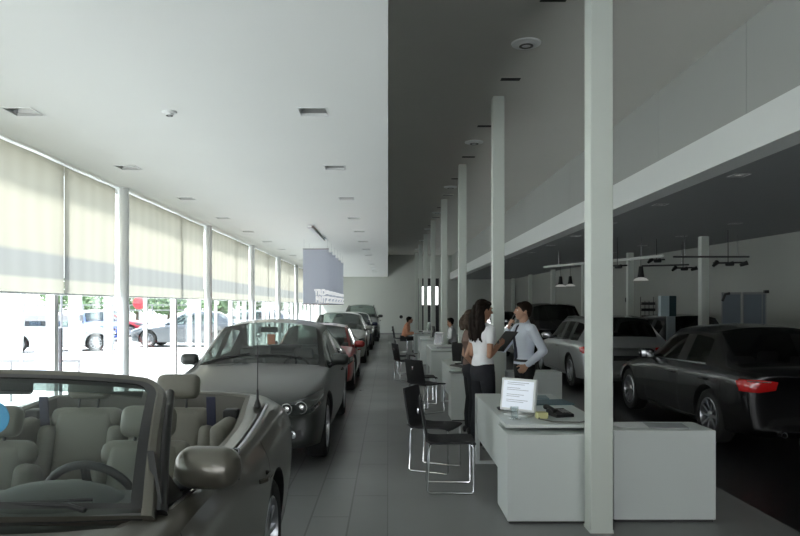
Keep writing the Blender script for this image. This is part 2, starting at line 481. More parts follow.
SPEC = {  # L, W, H, front axle s, wheelbase, wheel radius
    'sedan': (4.84, 1.80, 1.47, .86, 2.89, .335), 'compact': (4.50, 1.80, 1.42, .79, 2.74, .325), 'coupe': (4.10, 1.74, 1.28, .80, 2.50, .325),
    'wagon': (4.60, 1.80, 1.46, .80, 2.76, .325), 'suv': (4.75, 1.86, 1.74, .86, 2.85, .36), 'hatch': (4.10, 1.72, 1.46, .78, 2.55, .315)}
def build_car(label, kind, pm, loc, rz, group=None, G=None, detail=1, level=2, cat='car', interior=True, name='car', front=True, rear=True, seatm=None):
    L, W, Hh, fa, wb, wr = SPEC[kind]
    rings = sedan_rings() if kind in ('sedan', 'compact', 'coupe') else wagon_rings()
    axles = (-L / 2 + fa, -L / 2 + fa + wb)
    me, bvh = car_shell(rings, L, W, Hh, axles, wr, level)
    root = thing(name, label, cat, loc, rz, group); G = G or M_cglass
    ks = L / 4.84; kz = Hh / 1.485
    for nm, sl, m, sides in (('body', (0,), pm, (0,)), ('wheel_well', (9,), M_black, (0,)), ('hood', (6,), pm, (0,)), ('trunk_lid', (7,), pm, (0,)), ('windshield', (1,), G, (0,)), ('rear_window', (3,), G, (0,)),
                             ('door', (5,), pm, (1, -1)), ('door', (10,), pm, (1, -1)), ('door_pillar', (4,), M_trim, (1, -1)), ('side_window', (2,), G, (1, -1)), ('side_window', (11,), G, (1, -1))):
        for sd in sides:
            p = split_slot(me, sl, sd)
            if p:
                for q in (islands(p) if nm in ('wheel_well', 'door_pillar', 'side_window') else [p]): mesh_obj(nm, q, m, root)
    add_wheels(root, W, axles, wr)
    hw = W / 2; yf = -L / 2
    Y = lambda s: s * ks - L / 2
    Z = lambda z: z * kz if z > .9 else z * (1 + (kz - 1) * z / .9)
    for sg in (1, -1):
        mirror_part(root, sg, hw * .90, Y(1.82), Z(1.0), pm, .95)
        if front:
            b = MB(); patch(b, bvh, 'front', [(sg * hw * .47, Z(.665)), (sg * hw * .66, Z(.70)), (sg * hw * .80, Z(.735)), (sg * hw * .935, Z(.775))], [(sg * hw * .45, Z(.585)), (sg * hw * .66, Z(.56)), (sg * hw * .84, Z(.585)), (sg * hw * .95, Z(.66))], .006)
            hl = b.build('headlight', M_lens, root, True)
            if detail:
                b = MB()
                for hx, hr in ((.585, .052), (.735, .058)):
                    p = hit(bvh, 'front', sg * hw * hx, Z(.64), .012)
                    M = Matrix.Translation(p) @ Matrix.Rotation(PI / 2, 4, 'X')
                    b.lathe([(hr - .012, -.03), (hr, .0), (hr + .004, -.004), (hr + .004, -.02)], 20, M, True)
                    b.lathe([(.0001, 0), (.026, -.006), (.03, -.02)], 16, M)
                b.build('headlight_ring', M_reflector, hl, True)
            b = MB(); patch(b, bvh, 'front', [(sg * hw * .05, Z(.665)), (sg * hw * .16, Z(.675)), (sg * hw * .30, Z(.66))], [(sg * hw * .06, Z(.54)), (sg * hw * .16, Z(.525)), (sg * hw * .27, Z(.545))], .006, 10, 4)
            g = b.build('grille', M_black, root, True)
            b = MB(); ribbon(b, bvh, 'front', [(sg * hw * .05, Z(.665)), (sg * hw * .16, Z(.678)), (sg * hw * .30, Z(.662)), (sg * hw * .27, Z(.545)), (sg * hw * .16, Z(.522)), (sg * hw * .06, Z(.54))], .016, .012, 30, True)
            b.build('grille_surround', M_chrome, g, True)
            b = MB(); patch(b, bvh, 'front', [(sg * hw * .52, Z(.40)), (sg * hw * .74, Z(.42))], [(sg * hw * .54, Z(.31)), (sg * hw * .76, Z(.33))], .005, 8, 3)
            q = b.build('side_intake', M_black, root, True)
            if detail:
                b = MB(); p = hit(bvh, 'front', sg * hw * .64, Z(.37), .012); b.lathe([(.0001, .0), (.03, .002), (.042, -.004), (.042, -.02)], 16, Matrix.Translation(p) @ Matrix.Rotation(PI / 2, 4, 'X')); b.build('fog_lamp', M_reflector, q, True)
        if rear:
            b = MB(); patch(b, bvh, 'rear', [(sg * hw * .58, Z(.86)), (sg * hw * .78, Z(.885)), (sg * hw * .945, Z(.88))], [(sg * hw * .60, Z(.76)), (sg * hw * .80, Z(.73)), (sg * hw * .955, Z(.74))], .008)
            patch(b, bvh, 'right' if sg > 0 else 'left', [(Y(4.50), Z(.86)), (Y(4.73), Z(.88))], [(Y(4.56), Z(.77)), (Y(4.73), Z(.745))], .008, 8, 4)
            tl = b.build('tail_light', M_red, root, True)
            if detail > 1:
                b = MB(); patch(b, bvh, 'rear', [(sg * hw * .66, Z(.865)), (sg * hw * .90, Z(.872))], [(sg * hw * .66, Z(.845)), (sg * hw * .90, Z(.85))], .012, 8, 2); b.build('clear_lens', M_reflector, tl, True)
            b = MB(); b.lathe([(.028, 0), (.036, 0), (.036, -.09), (.028, -.09)], 16, Matrix.Translation((sg * hw * .55, L / 2 - .005, .26)) @ Matrix.Rotation(-PI / 2, 4, 'X'), True); b.build('exhaust_pipe', M_chrome, root, True)
        pl = 'right' if sg > 0 else 'left'
        if detail:
            b = MB()
            ribbon(b, bvh, pl, [(Y(1.62), Z(.90)), (Y(1.60), Z(.62)), (Y(1.68), Z(.28)), (Y(2.9), Z(.26)), (Y(2.90), Z(.60)), (Y(2.90), Z(.92))], .007, .0015, 60)
            ribbon(b, bvh, pl, [(Y(2.9), Z(.26)), (Y(3.45), Z(.28)), (Y(3.62), Z(.50)), (Y(3.80), Z(.78)), (Y(3.80), Z(.93))], .007, .0015, 40)
            ribbon(b, bvh, pl, [(Y(.55), Z(.42)), (Y(.45), Z(.42)), (Y(.4), Z(.6))], .006, .0015, 10)
            b.build('door_seam', M_black, root, True)
            b = MB()
            for s0 in (2.62, 3.62 if kind != 'coupe' else 2.62):
                pts = [hit(bvh, pl, Y(s0 + t), Z(.80), o) for t, o in ((0, .0), (.03, .03), (.17, .03), (.20, .0))]
                b.tube([tuple(p) for p in pts], .012, 8)
            b.build('door_handle', pm, root, True)
            b = MB(); ribbon(b, bvh, pl, [(Y(1.66), Z(.945)), (Y(2.2), Z(.955)), (Y(2.9), Z(.972)), (Y(3.66), Z(.988))], .016, .006, 40)
            b.build('window_trim', M_chrome if detail > 1 else M_trim, root, True)
    if front:
        b = MB(); patch(b, bvh, 'front', [(-hw * .48, Z(.40)), (hw * .48, Z(.40))], [(-hw * .46, Z(.30)), (hw * .46, Z(.30))], .005, 14, 3); b.build('lower_intake', M_black, root, True)
        b = MB(); p = hit(bvh, 'front', 0, Z(.72), .006); b.lathe([(.0001, .006), (.03, .005), (.038, 0)], 20, Matrix.Translation(p) @ Matrix.Rotation(PI / 2 - .8, 4, 'X')); b.build('hood_badge', mat('badge_enamel', (.02, .06, .2), .2, .3), root, True)
    if rear and detail > 1:
        b = MB(); patch(b, bvh, 'rear', [(-.27, Z(.70)), (.27, Z(.70))], [(-.27, Z(.60)), (.27, Z(.60))], .008, 8, 2); b.build('plate_panel', M_black, root, True)
    if interior:
        sm = seatm or M_seatgrey
        b = MB(); b.box(-hw * .80, hw * .80, Y(1.7), Y(3.9), .24, .30); b.build('cabin_floor', M_dash, root)
        fl = Z(.98) - .60
        for sg in (1, -1): seat(root, sg * .37, Y(2.35), fl, sm, 1.0, .60, 'front_seat')
        b = MB(); b.rbox((0, Y(3.20), fl), (hw * 1.45, .5, .18), .06); b.rbox((0, Y(3.52), fl + .32), (hw * 1.42, .14, .52), .06, Matrix.Rotation(-.35, 4, 'X'))
        rs = b.build('rear_seat', sm, root, True)
        b = MB()
        for sg in (1, -1): b.rbox((sg * .36, Y(3.62), fl + .62), (.26, .10, .15), .04)
        b.build('headrest', sm, rs, True)
        b = MB(); b.rbox((0, Y(1.72), Z(.955) - .13), (hw * 1.6, .45, .2), .07); d = b.build('dashboard', M_dash, root, True)
        b = MB(); c = V(.37, Y(2.02), Z(.955) - .10); Mx = Matrix.Rotation(-1.15, 3, 'X')
        b.tube([tuple(c + Mx @ V(.18 * math.cos(a), .18 * math.sin(a), 0)) for a in [2 * PI * i / 24 for i in range(24)]], .014, 8, closed=True)
        for a in (0, PI, -PI / 2): b.tube([tuple(c), tuple(c + Mx @ V(.18 * math.cos(a), .18 * math.sin(a), 0))], .014, 6)
        b.sphere(tuple(c), .05, 12); b.build('steering_wheel', M_black, root, True)
        b = MB(); b.rbox((0, Y(2.18), Z(1.36)), (.22, .03, .07), .015); b.tube([(0, Y(2.16), Z(1.37)), (0, Y(2.14), Z(1.43))], .01, 6); b.build('interior_mirror', M_black, root, True)
    if kind in ('wagon', 'suv'):
        for sg in (1, -1):
            b = MB(); pts = []
            for s0 in (2.35, 2.5, 3.2, 4.0, 4.15):
                p = hit(bvh, 'top', sg * hw * .66, Y(s0), .0); pts.append((p.x, p.y, p.z + (.045 if 2.4 < s0 < 4.1 else 0)))
            b.tube(pts, .014, 8); b.build('roof_rail', M_trim, root, True)
    root['bvh_ok'] = 1
    del root['bvh_ok']
    return root, bvh
def wipers(root, bvh, Y, Z, hw):
    for x0, x1 in ((-.05, .50), (-.62, -.12)):
        pts = []
        for t in (0, .5, 1):
            p = hit(bvh, 'top', x0 + (x1 - x0) * t, Y(1.50 + .04 * t), .012); pts.append(tuple(p))
        b = MB(); b.tube(pts, .008, 6); b.build('wiper', M_black, root, True)
# ------------------------------------------------------------------ the open convertible nearest the camera
def build_convertible(label, loc, pm):
    L, W, wr, Hh = 4.84, 1.86, .335, 1.075
    fa, wb = .82, 2.78
    axles = (-L / 2 + fa, -L / 2 + fa + wb); hw = W / 2
    me, bvh = car_shell(convertible_rings(), L, W, Hh, axles, wr, 3)
    root = thing('convertible_car', label, 'car', loc, 0)
    yy = lambda s: s - L / 2
    M_tub = mat('cabin_side_trim', (.10, .095, .08), .55, noise=.05, nscale=30)
    for nm, sl, m, sides in (('body', (0,), pm, (0,)), ('wheel_well', (9,), M_black, (0,)), ('hood', (6,), pm, (0,)), ('trunk_lid', (7,), pm, (0,)), ('door', (5,), pm, (1, -1))):
        for sd in sides:
            p = split_slot(me, sl, sd)
            if p:
                for q in (islands(p) if nm == 'wheel_well' else [p]): mesh_obj(nm, q, m, root)
    # inner walls of the cockpit grown down from the rim of the opening
    rim = split_slot(me, (8,), 0)
    bm = bmesh.new(); bm.from_mesh(rim)
    bed = [e for e in bm.edges if e.is_boundary]; bmesh.ops.split_edges(bm, edges=[])
    geo = bmesh.ops.extrude_edge_only(bm, edges=bed)['geom']
    nv = [g for g in geo if isinstance(g, bmesh.types.BMVert)]
    old = list({v for e in bed for v in e.verts})
    for v in nv: v.co.x *= .955; v.co.y = v.co.y * .985 + .01; v.co.z += .02 - .03
    e2 = [g for g in geo if isinstance(g, bmesh.types.BMEdge) and g.is_boundary]
    geo2 = bmesh.ops.extrude_edge_only(bm, edges=e2)['geom']
    for v in [g for g in geo2 if isinstance(g, bmesh.types.BMVert)]: v.co = V(v.co.x * .93, v.co.y * .97, .34)
    newv = set(nv) | {g for g in geo2 if isinstance(g, bmesh.types.BMVert)}
    bmesh.ops.delete(bm, geom=[f for f in bm.faces if not any(v in newv for v in f.verts)], context='FACES')
    tub = bpy.data.meshes.new('cabin_lining'); 
    for f in bm.faces: f.smooth = True
    bm.to_mesh(tub); bm.free(); tub.set_sharp_from_angle(angle=math.radians(50))
    mesh_obj('cabin_lining', tub, M_tub, root)
    b = MB(); b.box(-hw * .86, hw * .86, yy(1.8), yy(4.5), .30, .35); b.build('cabin_floor', M_dash, root)
    add_wheels(root, W, axles, wr)
    # windshield as one curved surface
    def S(t, v):
        B = V(.775 * t, yy(1.79 + .16 * t * t), 1.022 - .045 * t * t); T = V(.655 * t, yy(2.36 + .11 * t * t), 1.395 - .045 * t * t - .012 * t ** 8)
        n = V(0, -.55, .83)
        return B.lerp(T, v) + n * (.035 * math.sin(PI * min(max(v, 0), 1)))
    def loop(it, iv, r, off=0.0, bot=0.0):
        pts = []; a = 1 - it; c = 1 - iv
        rt, rv = r, r * 1.25
        for k in range(16): pts.append((-a + 2 * a * k / 16, bot))
        for k in range(12): pts.append((a, bot + (c - rv - bot) * k / 12))
        for k in range(8): q = k / 8 * PI / 2; pts.append((a - rt + rt * math.cos(q), c - rv + rv * math.sin(q)))
        for k in range(20): pts.append((a - rt - 2 * (a - rt) * k / 20, c))
        for k in range(8): q = PI / 2 + k / 8 * PI / 2; pts.append((-a + rt + rt * math.cos(q), c - rv + rv * math.sin(q)))
        for k in range(12): pts.append((-a, c - rv - (c - rv - bot) * k / 12))
        n = V(0, -.55, .83)
        return [S(t, v) + n * off for t, v in pts]
    def ringmesh(*loops):
        m_ = MB(); n = len(loops[0]); vs = [p for l in loops for p in l]; fs = []
        for i in range(len(loops) - 1):
            for k in range(n): fs.append((i * n + k, i * n + (k + 1) % n, (i + 1) * n + (k + 1) % n, (i + 1) * n + k))
        return m_.add(vs, fs)
    fr = ringmesh(loop(-.015, -.01, .13, -.035, -.05), loop(-.02, -.02, .14, -.008, -.05), loop(-.008, -.005, .13, .008, -.05), loop(.02, .03, .11, .010, -.05), loop(.032, .045, .10, .004, -.05), loop(.032, .045, .10, -.035, -.05), loop(-.015, -.01, .13, -.035, -.05))
    fr.build('windshield_frame', pm, root, True)
    ringmesh(loop(.03, .04, .10, .007, .0), loop(.075, .075, .08, .006, .03), loop(.075, .075, .08, -.012, .03)).build('windshield_seal', M_trim, root, True)
    lp = [loop(.08, .08, .08, 0, .03)]
    ctr = [(0, .5)] ; g = MB(); rows = []
    for f in (1, .8, .6, .4, .2, .02):
        a = loop(.08, .08, .08, 0, .03); rows.append([])
        # rebuild from parameters so that the glass stays on the curved surface
    def ploop(f):
        out = []; a, c, r, bot = .928, .928, .08, .03; rt, rv = r, r * 1.25; pts = []
        for k in range(16): pts.append((-a + 2 * a * k / 16, bot))
        for k in range(12): pts.append((a, bot + (c - rv - bot) * k / 12))
        for k in range(8): q = k / 8 * PI / 2; pts.append((a - rt + rt * math.cos(q), c - rv + rv * math.sin(q)))
        for k in range(20): pts.append((a - rt - 2 * (a - rt) * k / 20, c))
        for k in range(8): q = PI / 2 + k / 8 * PI / 2; pts.append((-a + rt + rt * math.cos(q), c - rv + rv * math.sin(q)))
        for k in range(12): pts.append((-a, c - rv - (c - rv - bot) * k / 12))
        return [S(t * f, .5 + (v - .5) * f) for t, v in pts]
    ringmesh(*[ploop(f) for f in (1, .85, .7, .55, .4, .25, .1, .01)]).build('windshield', glass('convertible_windshield_glass', (.72, .80, .77), 1.3), root, True)
    g = MB(); g.grid([[S(t, v) + V(0, -.55, .83) * .003 for t in [-.90 + 1.8 * i / 24 for i in range(25)]] for v in (.80, .84, .88, .925)]); g.build('added_dark_strip', glass('windshield_dark_strip', (.22, .26, .25), 1.0), root, True)  # added dark glass strip hides the bright gap under the windshield header
    # inner pillar seals and mirror triangles
    for sg in (1, -1):
        b = MB(); b.tube([tuple(S(sg * 1.015, v) + V(0, .045, -.02)) for v in (-.02, .2, .4, .6, .8, .93)], [.03, .028, .026, .024, .022, .018], 10); b.build('pillar_seal', M_trim, root, True)
        b = MB(); a = S(sg * 1.02, 0); vs = [a + V(0, .03, 0), a + V(0, .28, -.035), a + V(-sg * .06, .12, .17)]
        b.add([v + V(sg * .012, 0, 0) for v in vs] + [v - V(sg * .012, 0, 0) for v in vs], [(0, 1, 2), (3, 5, 4), (0, 3, 4, 1), (1, 4, 5, 2), (2, 5, 3, 0)]); b.build('mirror_triangle', M_trim, root)
        mirror_part(root, sg, .735, yy(2.27), 1.035, pm, 1.08)
    b = MB(); patch(b, bvh, 'top', [(-.76, yy(1.91)), (-.4, yy(1.79)), (0, yy(1.755)), (.4, yy(1.79)), (.76, yy(1.91))], [(-.76, yy(1.99)), (-.4, yy(1.86)), (0, yy(1.83)), (.4, yy(1.86)), (.76, yy(1.99))], .008, 24, 3); b.build('cowl_grille', M_black, root, True)
    for x0, x1 in ((-.62, -.02), (.02, .60)):
        b = MB(); xm = (x0 + x1) / 2; q = lambda x, o: (x, yy(1.80 + .16 * x * x / .6 + o), 1.030 - .045 * x * x + o * .3); b.tube([q(x0, 0), q(xm, .01), q(x1, .02)], .006, 6); b.tube([q(x1, -.04), q(x1 - .06, -.01), q(xm, .01)], .009, 6); b.build('wiper', M_black, root, True)
    # dashboard with binnacle
    b = MB(); b.rbox((0, yy(2.10), .86), (1.46, .50, .20), .09)
    b.sphere((.37, yy(2.13), .93), (.26, .19, .09), 20); b.sphere((-.1, yy(2.13), .925), (.24, .2, .06), 20)
    b.build('dashboard', mat('grey_green_dashboard', (.055, .06, .055), .6, noise=.05, nscale=60), root, True)
    c = V(.37, yy(2.44), .855); Mx = Matrix.Rotation(-1.2, 3, 'X'); b = MB()
    b.tube([tuple(c + Mx @ V(.185 * math.cos(a), .185 * math.sin(a), 0)) for a in [2 * PI * i / 32 for i in range(32)]], .017, 10, closed=True)
    for a in (0.1, PI - .1, -PI / 2): b.tube([tuple(c), tuple(c + Mx @ V(.18 * math.cos(a), .18 * math.sin(a), 0))], .018, 8)
    b.sphere(tuple(c), (.07, .04, .06), 14); b.build('steering_wheel', M_black, root, True)
    # seats
    for sg in (1, -1):
        seat(root, sg * .38, yy(2.66), .42, M_beige, 1.0, .635, 'front_seat')
        rs = seat(root, sg * .27, yy(3.50), .47, M_beige, .98, .675, 'rear_seat')
        b = MB(); x = sg * .50; b.rbox((x, yy(3.82), .90), (.055, .012, .42), .005, Matrix.Rotation(.12, 4, 'X')); b.build('seat_belt', mat('navy_webbing', (.02, .022, .05), .7, noise=.1, nscale=200), root, True)
        b = MB(); b.rbox((sg * .60, yy(3.78), .80), (.10, .50, .36), .045); b.build('side_rest', M_beige, root, True)
        b = MB(); b.rbox((sg * .60, yy(3.90), .99), (.09, .10, .06), .015); b.build('belt_guide', M_black, root, True)
    b = MB(); b.rbox((0, yy(3.05), .56), (.18, .7, .28), .05); b.rbox((0, yy(3.02), .74), (.16, .34, .07), .03); b.build('centre_console', M_tub, root, True)
    # belt mouldings
    for sg in (1, -1):
        b = MB(); P = [(sg * .80, yy(2.05)), (sg * .835, yy(2.6)), (sg * .825, yy(3.2)), (sg * .80, yy(3.8)), (sg * .775, yy(4.15))]
        ribbon(b, bvh, 'top', P, .016, .004, 40); b.build('belt_moulding', M_chrome, root, True)
        b = MB(); ribbon(b, bvh, 'top', [(x - sg * .018, y) for x, y in P], .022, .006, 40); b.build('door_seal', M_trim, root, True)
        pl = 'right' if sg > 0 else 'left'
        b = MB(); ribbon(b, bvh, pl, [(yy(1.95), .90), (yy(1.86), .66), (yy(1.95), .28), (yy(3.25), .27), (yy(3.42), .55), (yy(3.36), .93)], .007, .0015, 60); b.build('door_seam', M_black, root, True)
        b = MB(); pts = [hit(bvh, pl, yy(3.08 + t), .78, o) for t, o in ((0, 0), (.03, .03), (.17, .03), (.2, 0))]; b.tube([tuple(p) for p in pts], .012, 8); b.build('door_handle', pm, root, True)
        b = MB(); patch(b, bvh, 'front', [(sg * hw * .47, .645), (sg * hw * .66, .68), (sg * hw * .935, .74)], [(sg * hw * .45, .56), (sg * hw * .66, .54), (sg * hw * .95, .63)], .006); b.build('headlight', M_lens, root, True)
        b = MB(); patch(b, bvh, 'rear', [(sg * hw * .50, .83), (sg * hw * .80, .86)], [(sg * hw * .52, .73), (sg * hw * .80, .73)], .008); b.build('tail_light', M_red, root, True)
    p = hit(bvh, 'top', .745, yy(3.98), 0)
    b = MB(); b.lathe([(.026, 0), (.02, .02), (.009, .05), (.006, .11), (.0001, .11)], 14, Matrix.Translation(p)); b.tube([tuple(p + V(0, 0, .1)), tuple(p + V(0, .01, .44))], [.0038, .002], 6); b.build('antenna', M_black, root, True)
    b = MB(); b.rbox((0.02, yy(2.42), 1.335), (.25, .03, .075), .02); b.tube([(0, yy(2.40), 1.34), (0, yy(2.36), 1.385)], .012, 6); im = b.build('interior_mirror', M_black, root, True)
    b = MB(); b.lathe([(.0001, -.002), (.064, -.002), (.064, .002), (.0001, .002)], 28, Matrix.Translation((.02, yy(2.36), 1.215)) @ Matrix.Rotation(PI / 2, 4, 'X')); b.build('hanging_disc', mat('sky_blue_card', (.03, .28, .55), .5, emit=(.03, .3, .6), estr=.12), im, True)  # blue card given a faint glow, though it is no lamp
    b = MB(); b.tube([(.02, yy(2.365), 1.30), (.02, yy(2.36), 1.27)], .002, 5); b.rbox((-.0, yy(2.355), 1.275), (.05, .004, .03), .003); b.build('hanging_tag', mat('orange_card', (.55, .16, .05), .5), im)
    return root
# ------------------------------------------------------------------ the building
YB, Y0 = 40.0, -7.0          # back wall, wall behind the camera
PITCH = 4.67
def S_(name, b, m, smooth=False, parent=None):
    o = b.build(name, m, parent, smooth)
    if parent is None: o['kind'] = 'structure'
    return o
def tile_mat(name, c1, mortar, bw, bh, rough, offs=0.0, msize=.012):
    m = bpy.data.materials.new(name); m.use_nodes = True; nt = m.node_tree; b = nt.nodes['Principled BSDF']
    tc = nt.nodes.new('ShaderNodeTexCoord'); mp = nt.nodes.new('ShaderNodeMapping'); mp.inputs['Rotation'].default_value = (0, 0, PI / 2)
    br = nt.nodes.new('ShaderNodeTexBrick'); br.inputs['Scale'].default_value = 1; br.offset = offs
    br.inputs['Color1'].default_value = (*c1, 1); br.inputs['Color2'].default_value = (*[x * .92 for x in c1], 1); br.inputs['Mortar'].default_value = (*mortar, 1)
    br.inputs['Mortar Size'].default_value = msize; br.inputs['Mortar Smooth'].default_value = .3
    br.inputs['Brick Width'].default_value = bw; br.inputs['Row Height'].default_value = bh
    n = nt.nodes.new('ShaderNodeTexNoise'); n.inputs['Scale'].default_value = 1.3; n.inputs['Detail'].default_value = 5
    r = nt.nodes.new('ShaderNodeMapRange'); r.inputs['To Min'].default_value = rough - .07; r.inputs['To Max'].default_value = rough + .1
    nt.links.new(tc.outputs['Object'], mp.inputs['Vector']); nt.links.new(mp.outputs[0], br.inputs['Vector']); nt.links.new(tc.outputs['Object'], n.inputs['Vector'])
    nt.links.new(br.outputs['Color'], b.inputs['Base Color']); nt.links.new(n.outputs['Fac'], r.inputs['Value']); nt.links.new(r.outputs[0], b.inputs['Roughness'])
    return m
M_floorL = tile_mat('grey_floor_tiles', (.17, .175, .17), (.07, .07, .07), 1.2, .30, .30, .5, .008)
M_floorR = tile_mat('smooth_grey_floor', (.235, .24, .235), (.20, .202, .20), 2.4, 1.5, .42, 0, .004)
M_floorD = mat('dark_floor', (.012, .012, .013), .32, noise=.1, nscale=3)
S_('floor', MB().box(-4.0, 0, Y0, YB, -.12, 0), M_floorL)
S_('floor', MB().box(0, 3.0, Y0, YB, -.12, 0), M_floorR)
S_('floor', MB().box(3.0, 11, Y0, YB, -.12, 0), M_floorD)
ZL, ZR, ZM = 3.34, 4.6, 3.2
CEIL = S_('ceiling', MB().box(-4.15, 0, Y0 - .2, YB + .2, ZL, 4.9), M_ceil)
S_('ceiling', MB().box(0, 3.75, Y0 - .2, YB + .2, ZR, 4.9), M_ceil2)
S_('ceiling', MB().box(3.612, 11.2, Y0 - .2, YB + .2, ZM - .006, 3.3), mat('dark_grey_ceiling', (.32, .33, .33), .7, noise=.03, nscale=1))
S_('trim_1', MB().box(3.6, 3.9, Y0, YB, ZM - .01, 3.58), mat('white_beam_paint', (.80, .82, .80), .5, noise=.02, nscale=2))
b = MB()
yy0 = 7.16 - 2.335 * 6
k = 0
while yy0 < YB:
    y1 = min(yy0 + 2.335, YB)
    if y1 > Y0: b.box(3.72, 3.9, max(yy0, Y0) + .008, y1, 3.5, ZR)
    yy0 += 2.335
b.box(3.75, 3.9, Y0, YB, 3.5, ZR)
S_('wall_upper', b, mat('grey_wall_panels', (.40, .41, .39), .7, noise=.03, nscale=1))
# back wall with one tall slot window
wb_ = MB(); wb_.box(-4.1, 1.75, YB, YB + .2, -.1, 4.9); wb_.box(2.95, 8, YB, YB + .2, -.1, 4.9); wb_.box(1.75, 2.95, YB, YB + .2, 3.25, 4.9)
M_wallback = mat('pale_wall_paint', (.62, .64, .60), .8, noise=.02, nscale=1)
S_('wall_back', wb_, M_wallback)
b = MB(); b.box(1.75, 2.95, YB + .02, YB + .12, -.1, 1.72); b.box(1.75, 2.95, YB + .02, YB + .12, 2.78, 3.25)
for x in (1.75, 2.12, 2.55, 2.91): b.box(x, x + .05, YB, YB + .14, 0, 3.25)
S_('window_back', b, mat('black_window_panel', (.02, .02, .022), .3))
b = MB(); b.box(-4.1, 11, Y0 - .2, Y0, 3.1, 4.9); b.box(4.0, 11, Y0 - .2, Y0, -.1, 3.1); b.box(-4.1, -3.8, Y0 - .2, Y0, -.1, 3.1)  # opening behind the camera put in and sized for front fill light
S_('wall_front', b, M_white)
b = MB()
for x in (-1.5, 1, 3.5): b.box(x - .04, x + .04, Y0 - .12, Y0 - .04, 0, 3.1)
b.box(-3.8, 4.0, Y0 - .12, Y0 - .04, 0, .1)
S_('window_front', b, M_white)  # bars across the unseen opening added for fill light
o = MB().box(-4.0, 60, -40, Y0 - .2, -.14, -.02).build('ground', mat('sunlit_concrete', (.62, .62, .60), .9, noise=.06, nscale=.6)); o['kind'] = 'structure'
RW = [(9.9, Y0), (9.75, 6.0), (8.5, 14.3), (7.75, 23.0), (7.3, 31.0), (7.2, YB)]
b = MB(); n = len(RW)
outer = [(x + .25, y) for x, y in RW[::-1]]
b.prism(RW + outer, 'z', -.1, 3.3)
S_('wall_right', b, mat('grey_wall_paint', (.36, .37, .34), .8, noise=.04, nscale=.8))
b = MB()
for (x0, y0), (x1, y1) in zip(RW[:-1], RW[1:]): b.add([(x0 - .02, y0, 0), (x1 - .02, y1, 0), (x1 - .02, y1, .1), (x0 - .02, y0, .1)], [(0, 1, 2, 3)])
S_('baseboard_right', b, M_trim)
S_('baseboard_back', MB().box(-3.9, 1.75, YB - .02, YB, 0, .09), mat('grey_skirting', (.3, .3, .3), .5))

# columns
def column(x, y, w, d, z, label, group):
    bb = MB(); bb.rbox((x, y, z / 2), (w, d, z), .006, None, 2)
    bb.box(x - w / 2 - .004, x + w / 2 + .004, y - d / 2 - .004, y + d / 2 + .004, 0, .02)
    o = bb.build('column', M_colm); tag(o, label, 'column', group, 'structure'); return o
for k in range(8):
    y = 5.09 + PITCH * k
    lab = ['white square column standing nearest, between the two white front cabinets', 'white column just behind the talking man and woman', 'third white column back in the row along the desks'][k] if k < 3 else 'far white column in the long row dividing aisle and desks'
    column(1.553, y, .163, .163, ZR, lab, 'main columns along the desks' if k >= 3 else None)
for k in range(6):
    column(7.02, 15.35 + PITCH * k, .17, .17, ZM, 'white column by the dark car at the right wall, nearest of its row' if k == 0 else 'slim white column under the low ceiling on the right', None if k == 0 else 'slim columns under the low ceiling')

# left glazing: posts, mullions, windows and blinds
M_frame = mat('white_window_frame', (.86, .88, .88), .35)
M_pane = glass('clear_window_glass', (.96, .98, .98), 1.0)
def fabric(name):
    m = bpy.data.materials.new(name); m.use_nodes = True; nt = m.node_tree; nt.nodes.clear()
    o = nt.nodes.new('ShaderNodeOutputMaterial'); mx = nt.nodes.new('ShaderNodeMixShader'); mx.inputs[0].default_value = .62
    d = nt.nodes.new('ShaderNodeBsdfDiffuse'); t = nt.nodes.new('ShaderNodeBsdfTranslucent')
    tc = nt.nodes.new('ShaderNodeTexCoord'); sp = nt.nodes.new('ShaderNodeSeparateXYZ'); r = nt.nodes.new('ShaderNodeValToRGB')
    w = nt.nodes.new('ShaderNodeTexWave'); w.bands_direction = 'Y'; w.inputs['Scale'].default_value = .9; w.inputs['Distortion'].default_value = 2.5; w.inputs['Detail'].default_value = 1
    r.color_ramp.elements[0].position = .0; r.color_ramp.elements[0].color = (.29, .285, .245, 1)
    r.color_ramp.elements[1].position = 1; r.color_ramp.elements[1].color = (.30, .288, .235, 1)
    for p, c in ((.10, (.29, .285, .245, 1)), (.12, (.205, .21, .20, 1)), (.28, (.205, .21, .205, 1)), (.31, (.29, .28, .235, 1))):  # grey band paints the shaded zone of the blinds into their colour
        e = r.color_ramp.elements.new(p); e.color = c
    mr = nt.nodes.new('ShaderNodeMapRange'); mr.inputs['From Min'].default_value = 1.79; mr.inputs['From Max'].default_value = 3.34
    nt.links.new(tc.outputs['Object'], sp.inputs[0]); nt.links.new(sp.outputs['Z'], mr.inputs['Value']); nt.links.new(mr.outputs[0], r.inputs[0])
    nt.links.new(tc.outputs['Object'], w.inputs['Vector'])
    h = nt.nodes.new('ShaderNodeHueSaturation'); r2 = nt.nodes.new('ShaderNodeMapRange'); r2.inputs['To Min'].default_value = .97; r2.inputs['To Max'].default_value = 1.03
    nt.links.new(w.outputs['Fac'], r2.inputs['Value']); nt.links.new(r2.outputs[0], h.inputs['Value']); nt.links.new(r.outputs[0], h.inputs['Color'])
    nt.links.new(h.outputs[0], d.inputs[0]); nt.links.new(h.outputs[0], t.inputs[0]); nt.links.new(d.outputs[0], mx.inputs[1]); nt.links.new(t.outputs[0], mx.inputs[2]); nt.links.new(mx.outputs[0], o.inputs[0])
    return m
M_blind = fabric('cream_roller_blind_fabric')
XW = -3.8
posts = [9.91 + PITCH * k for k in range(-4, 7)]
wn = 0; bk = 0
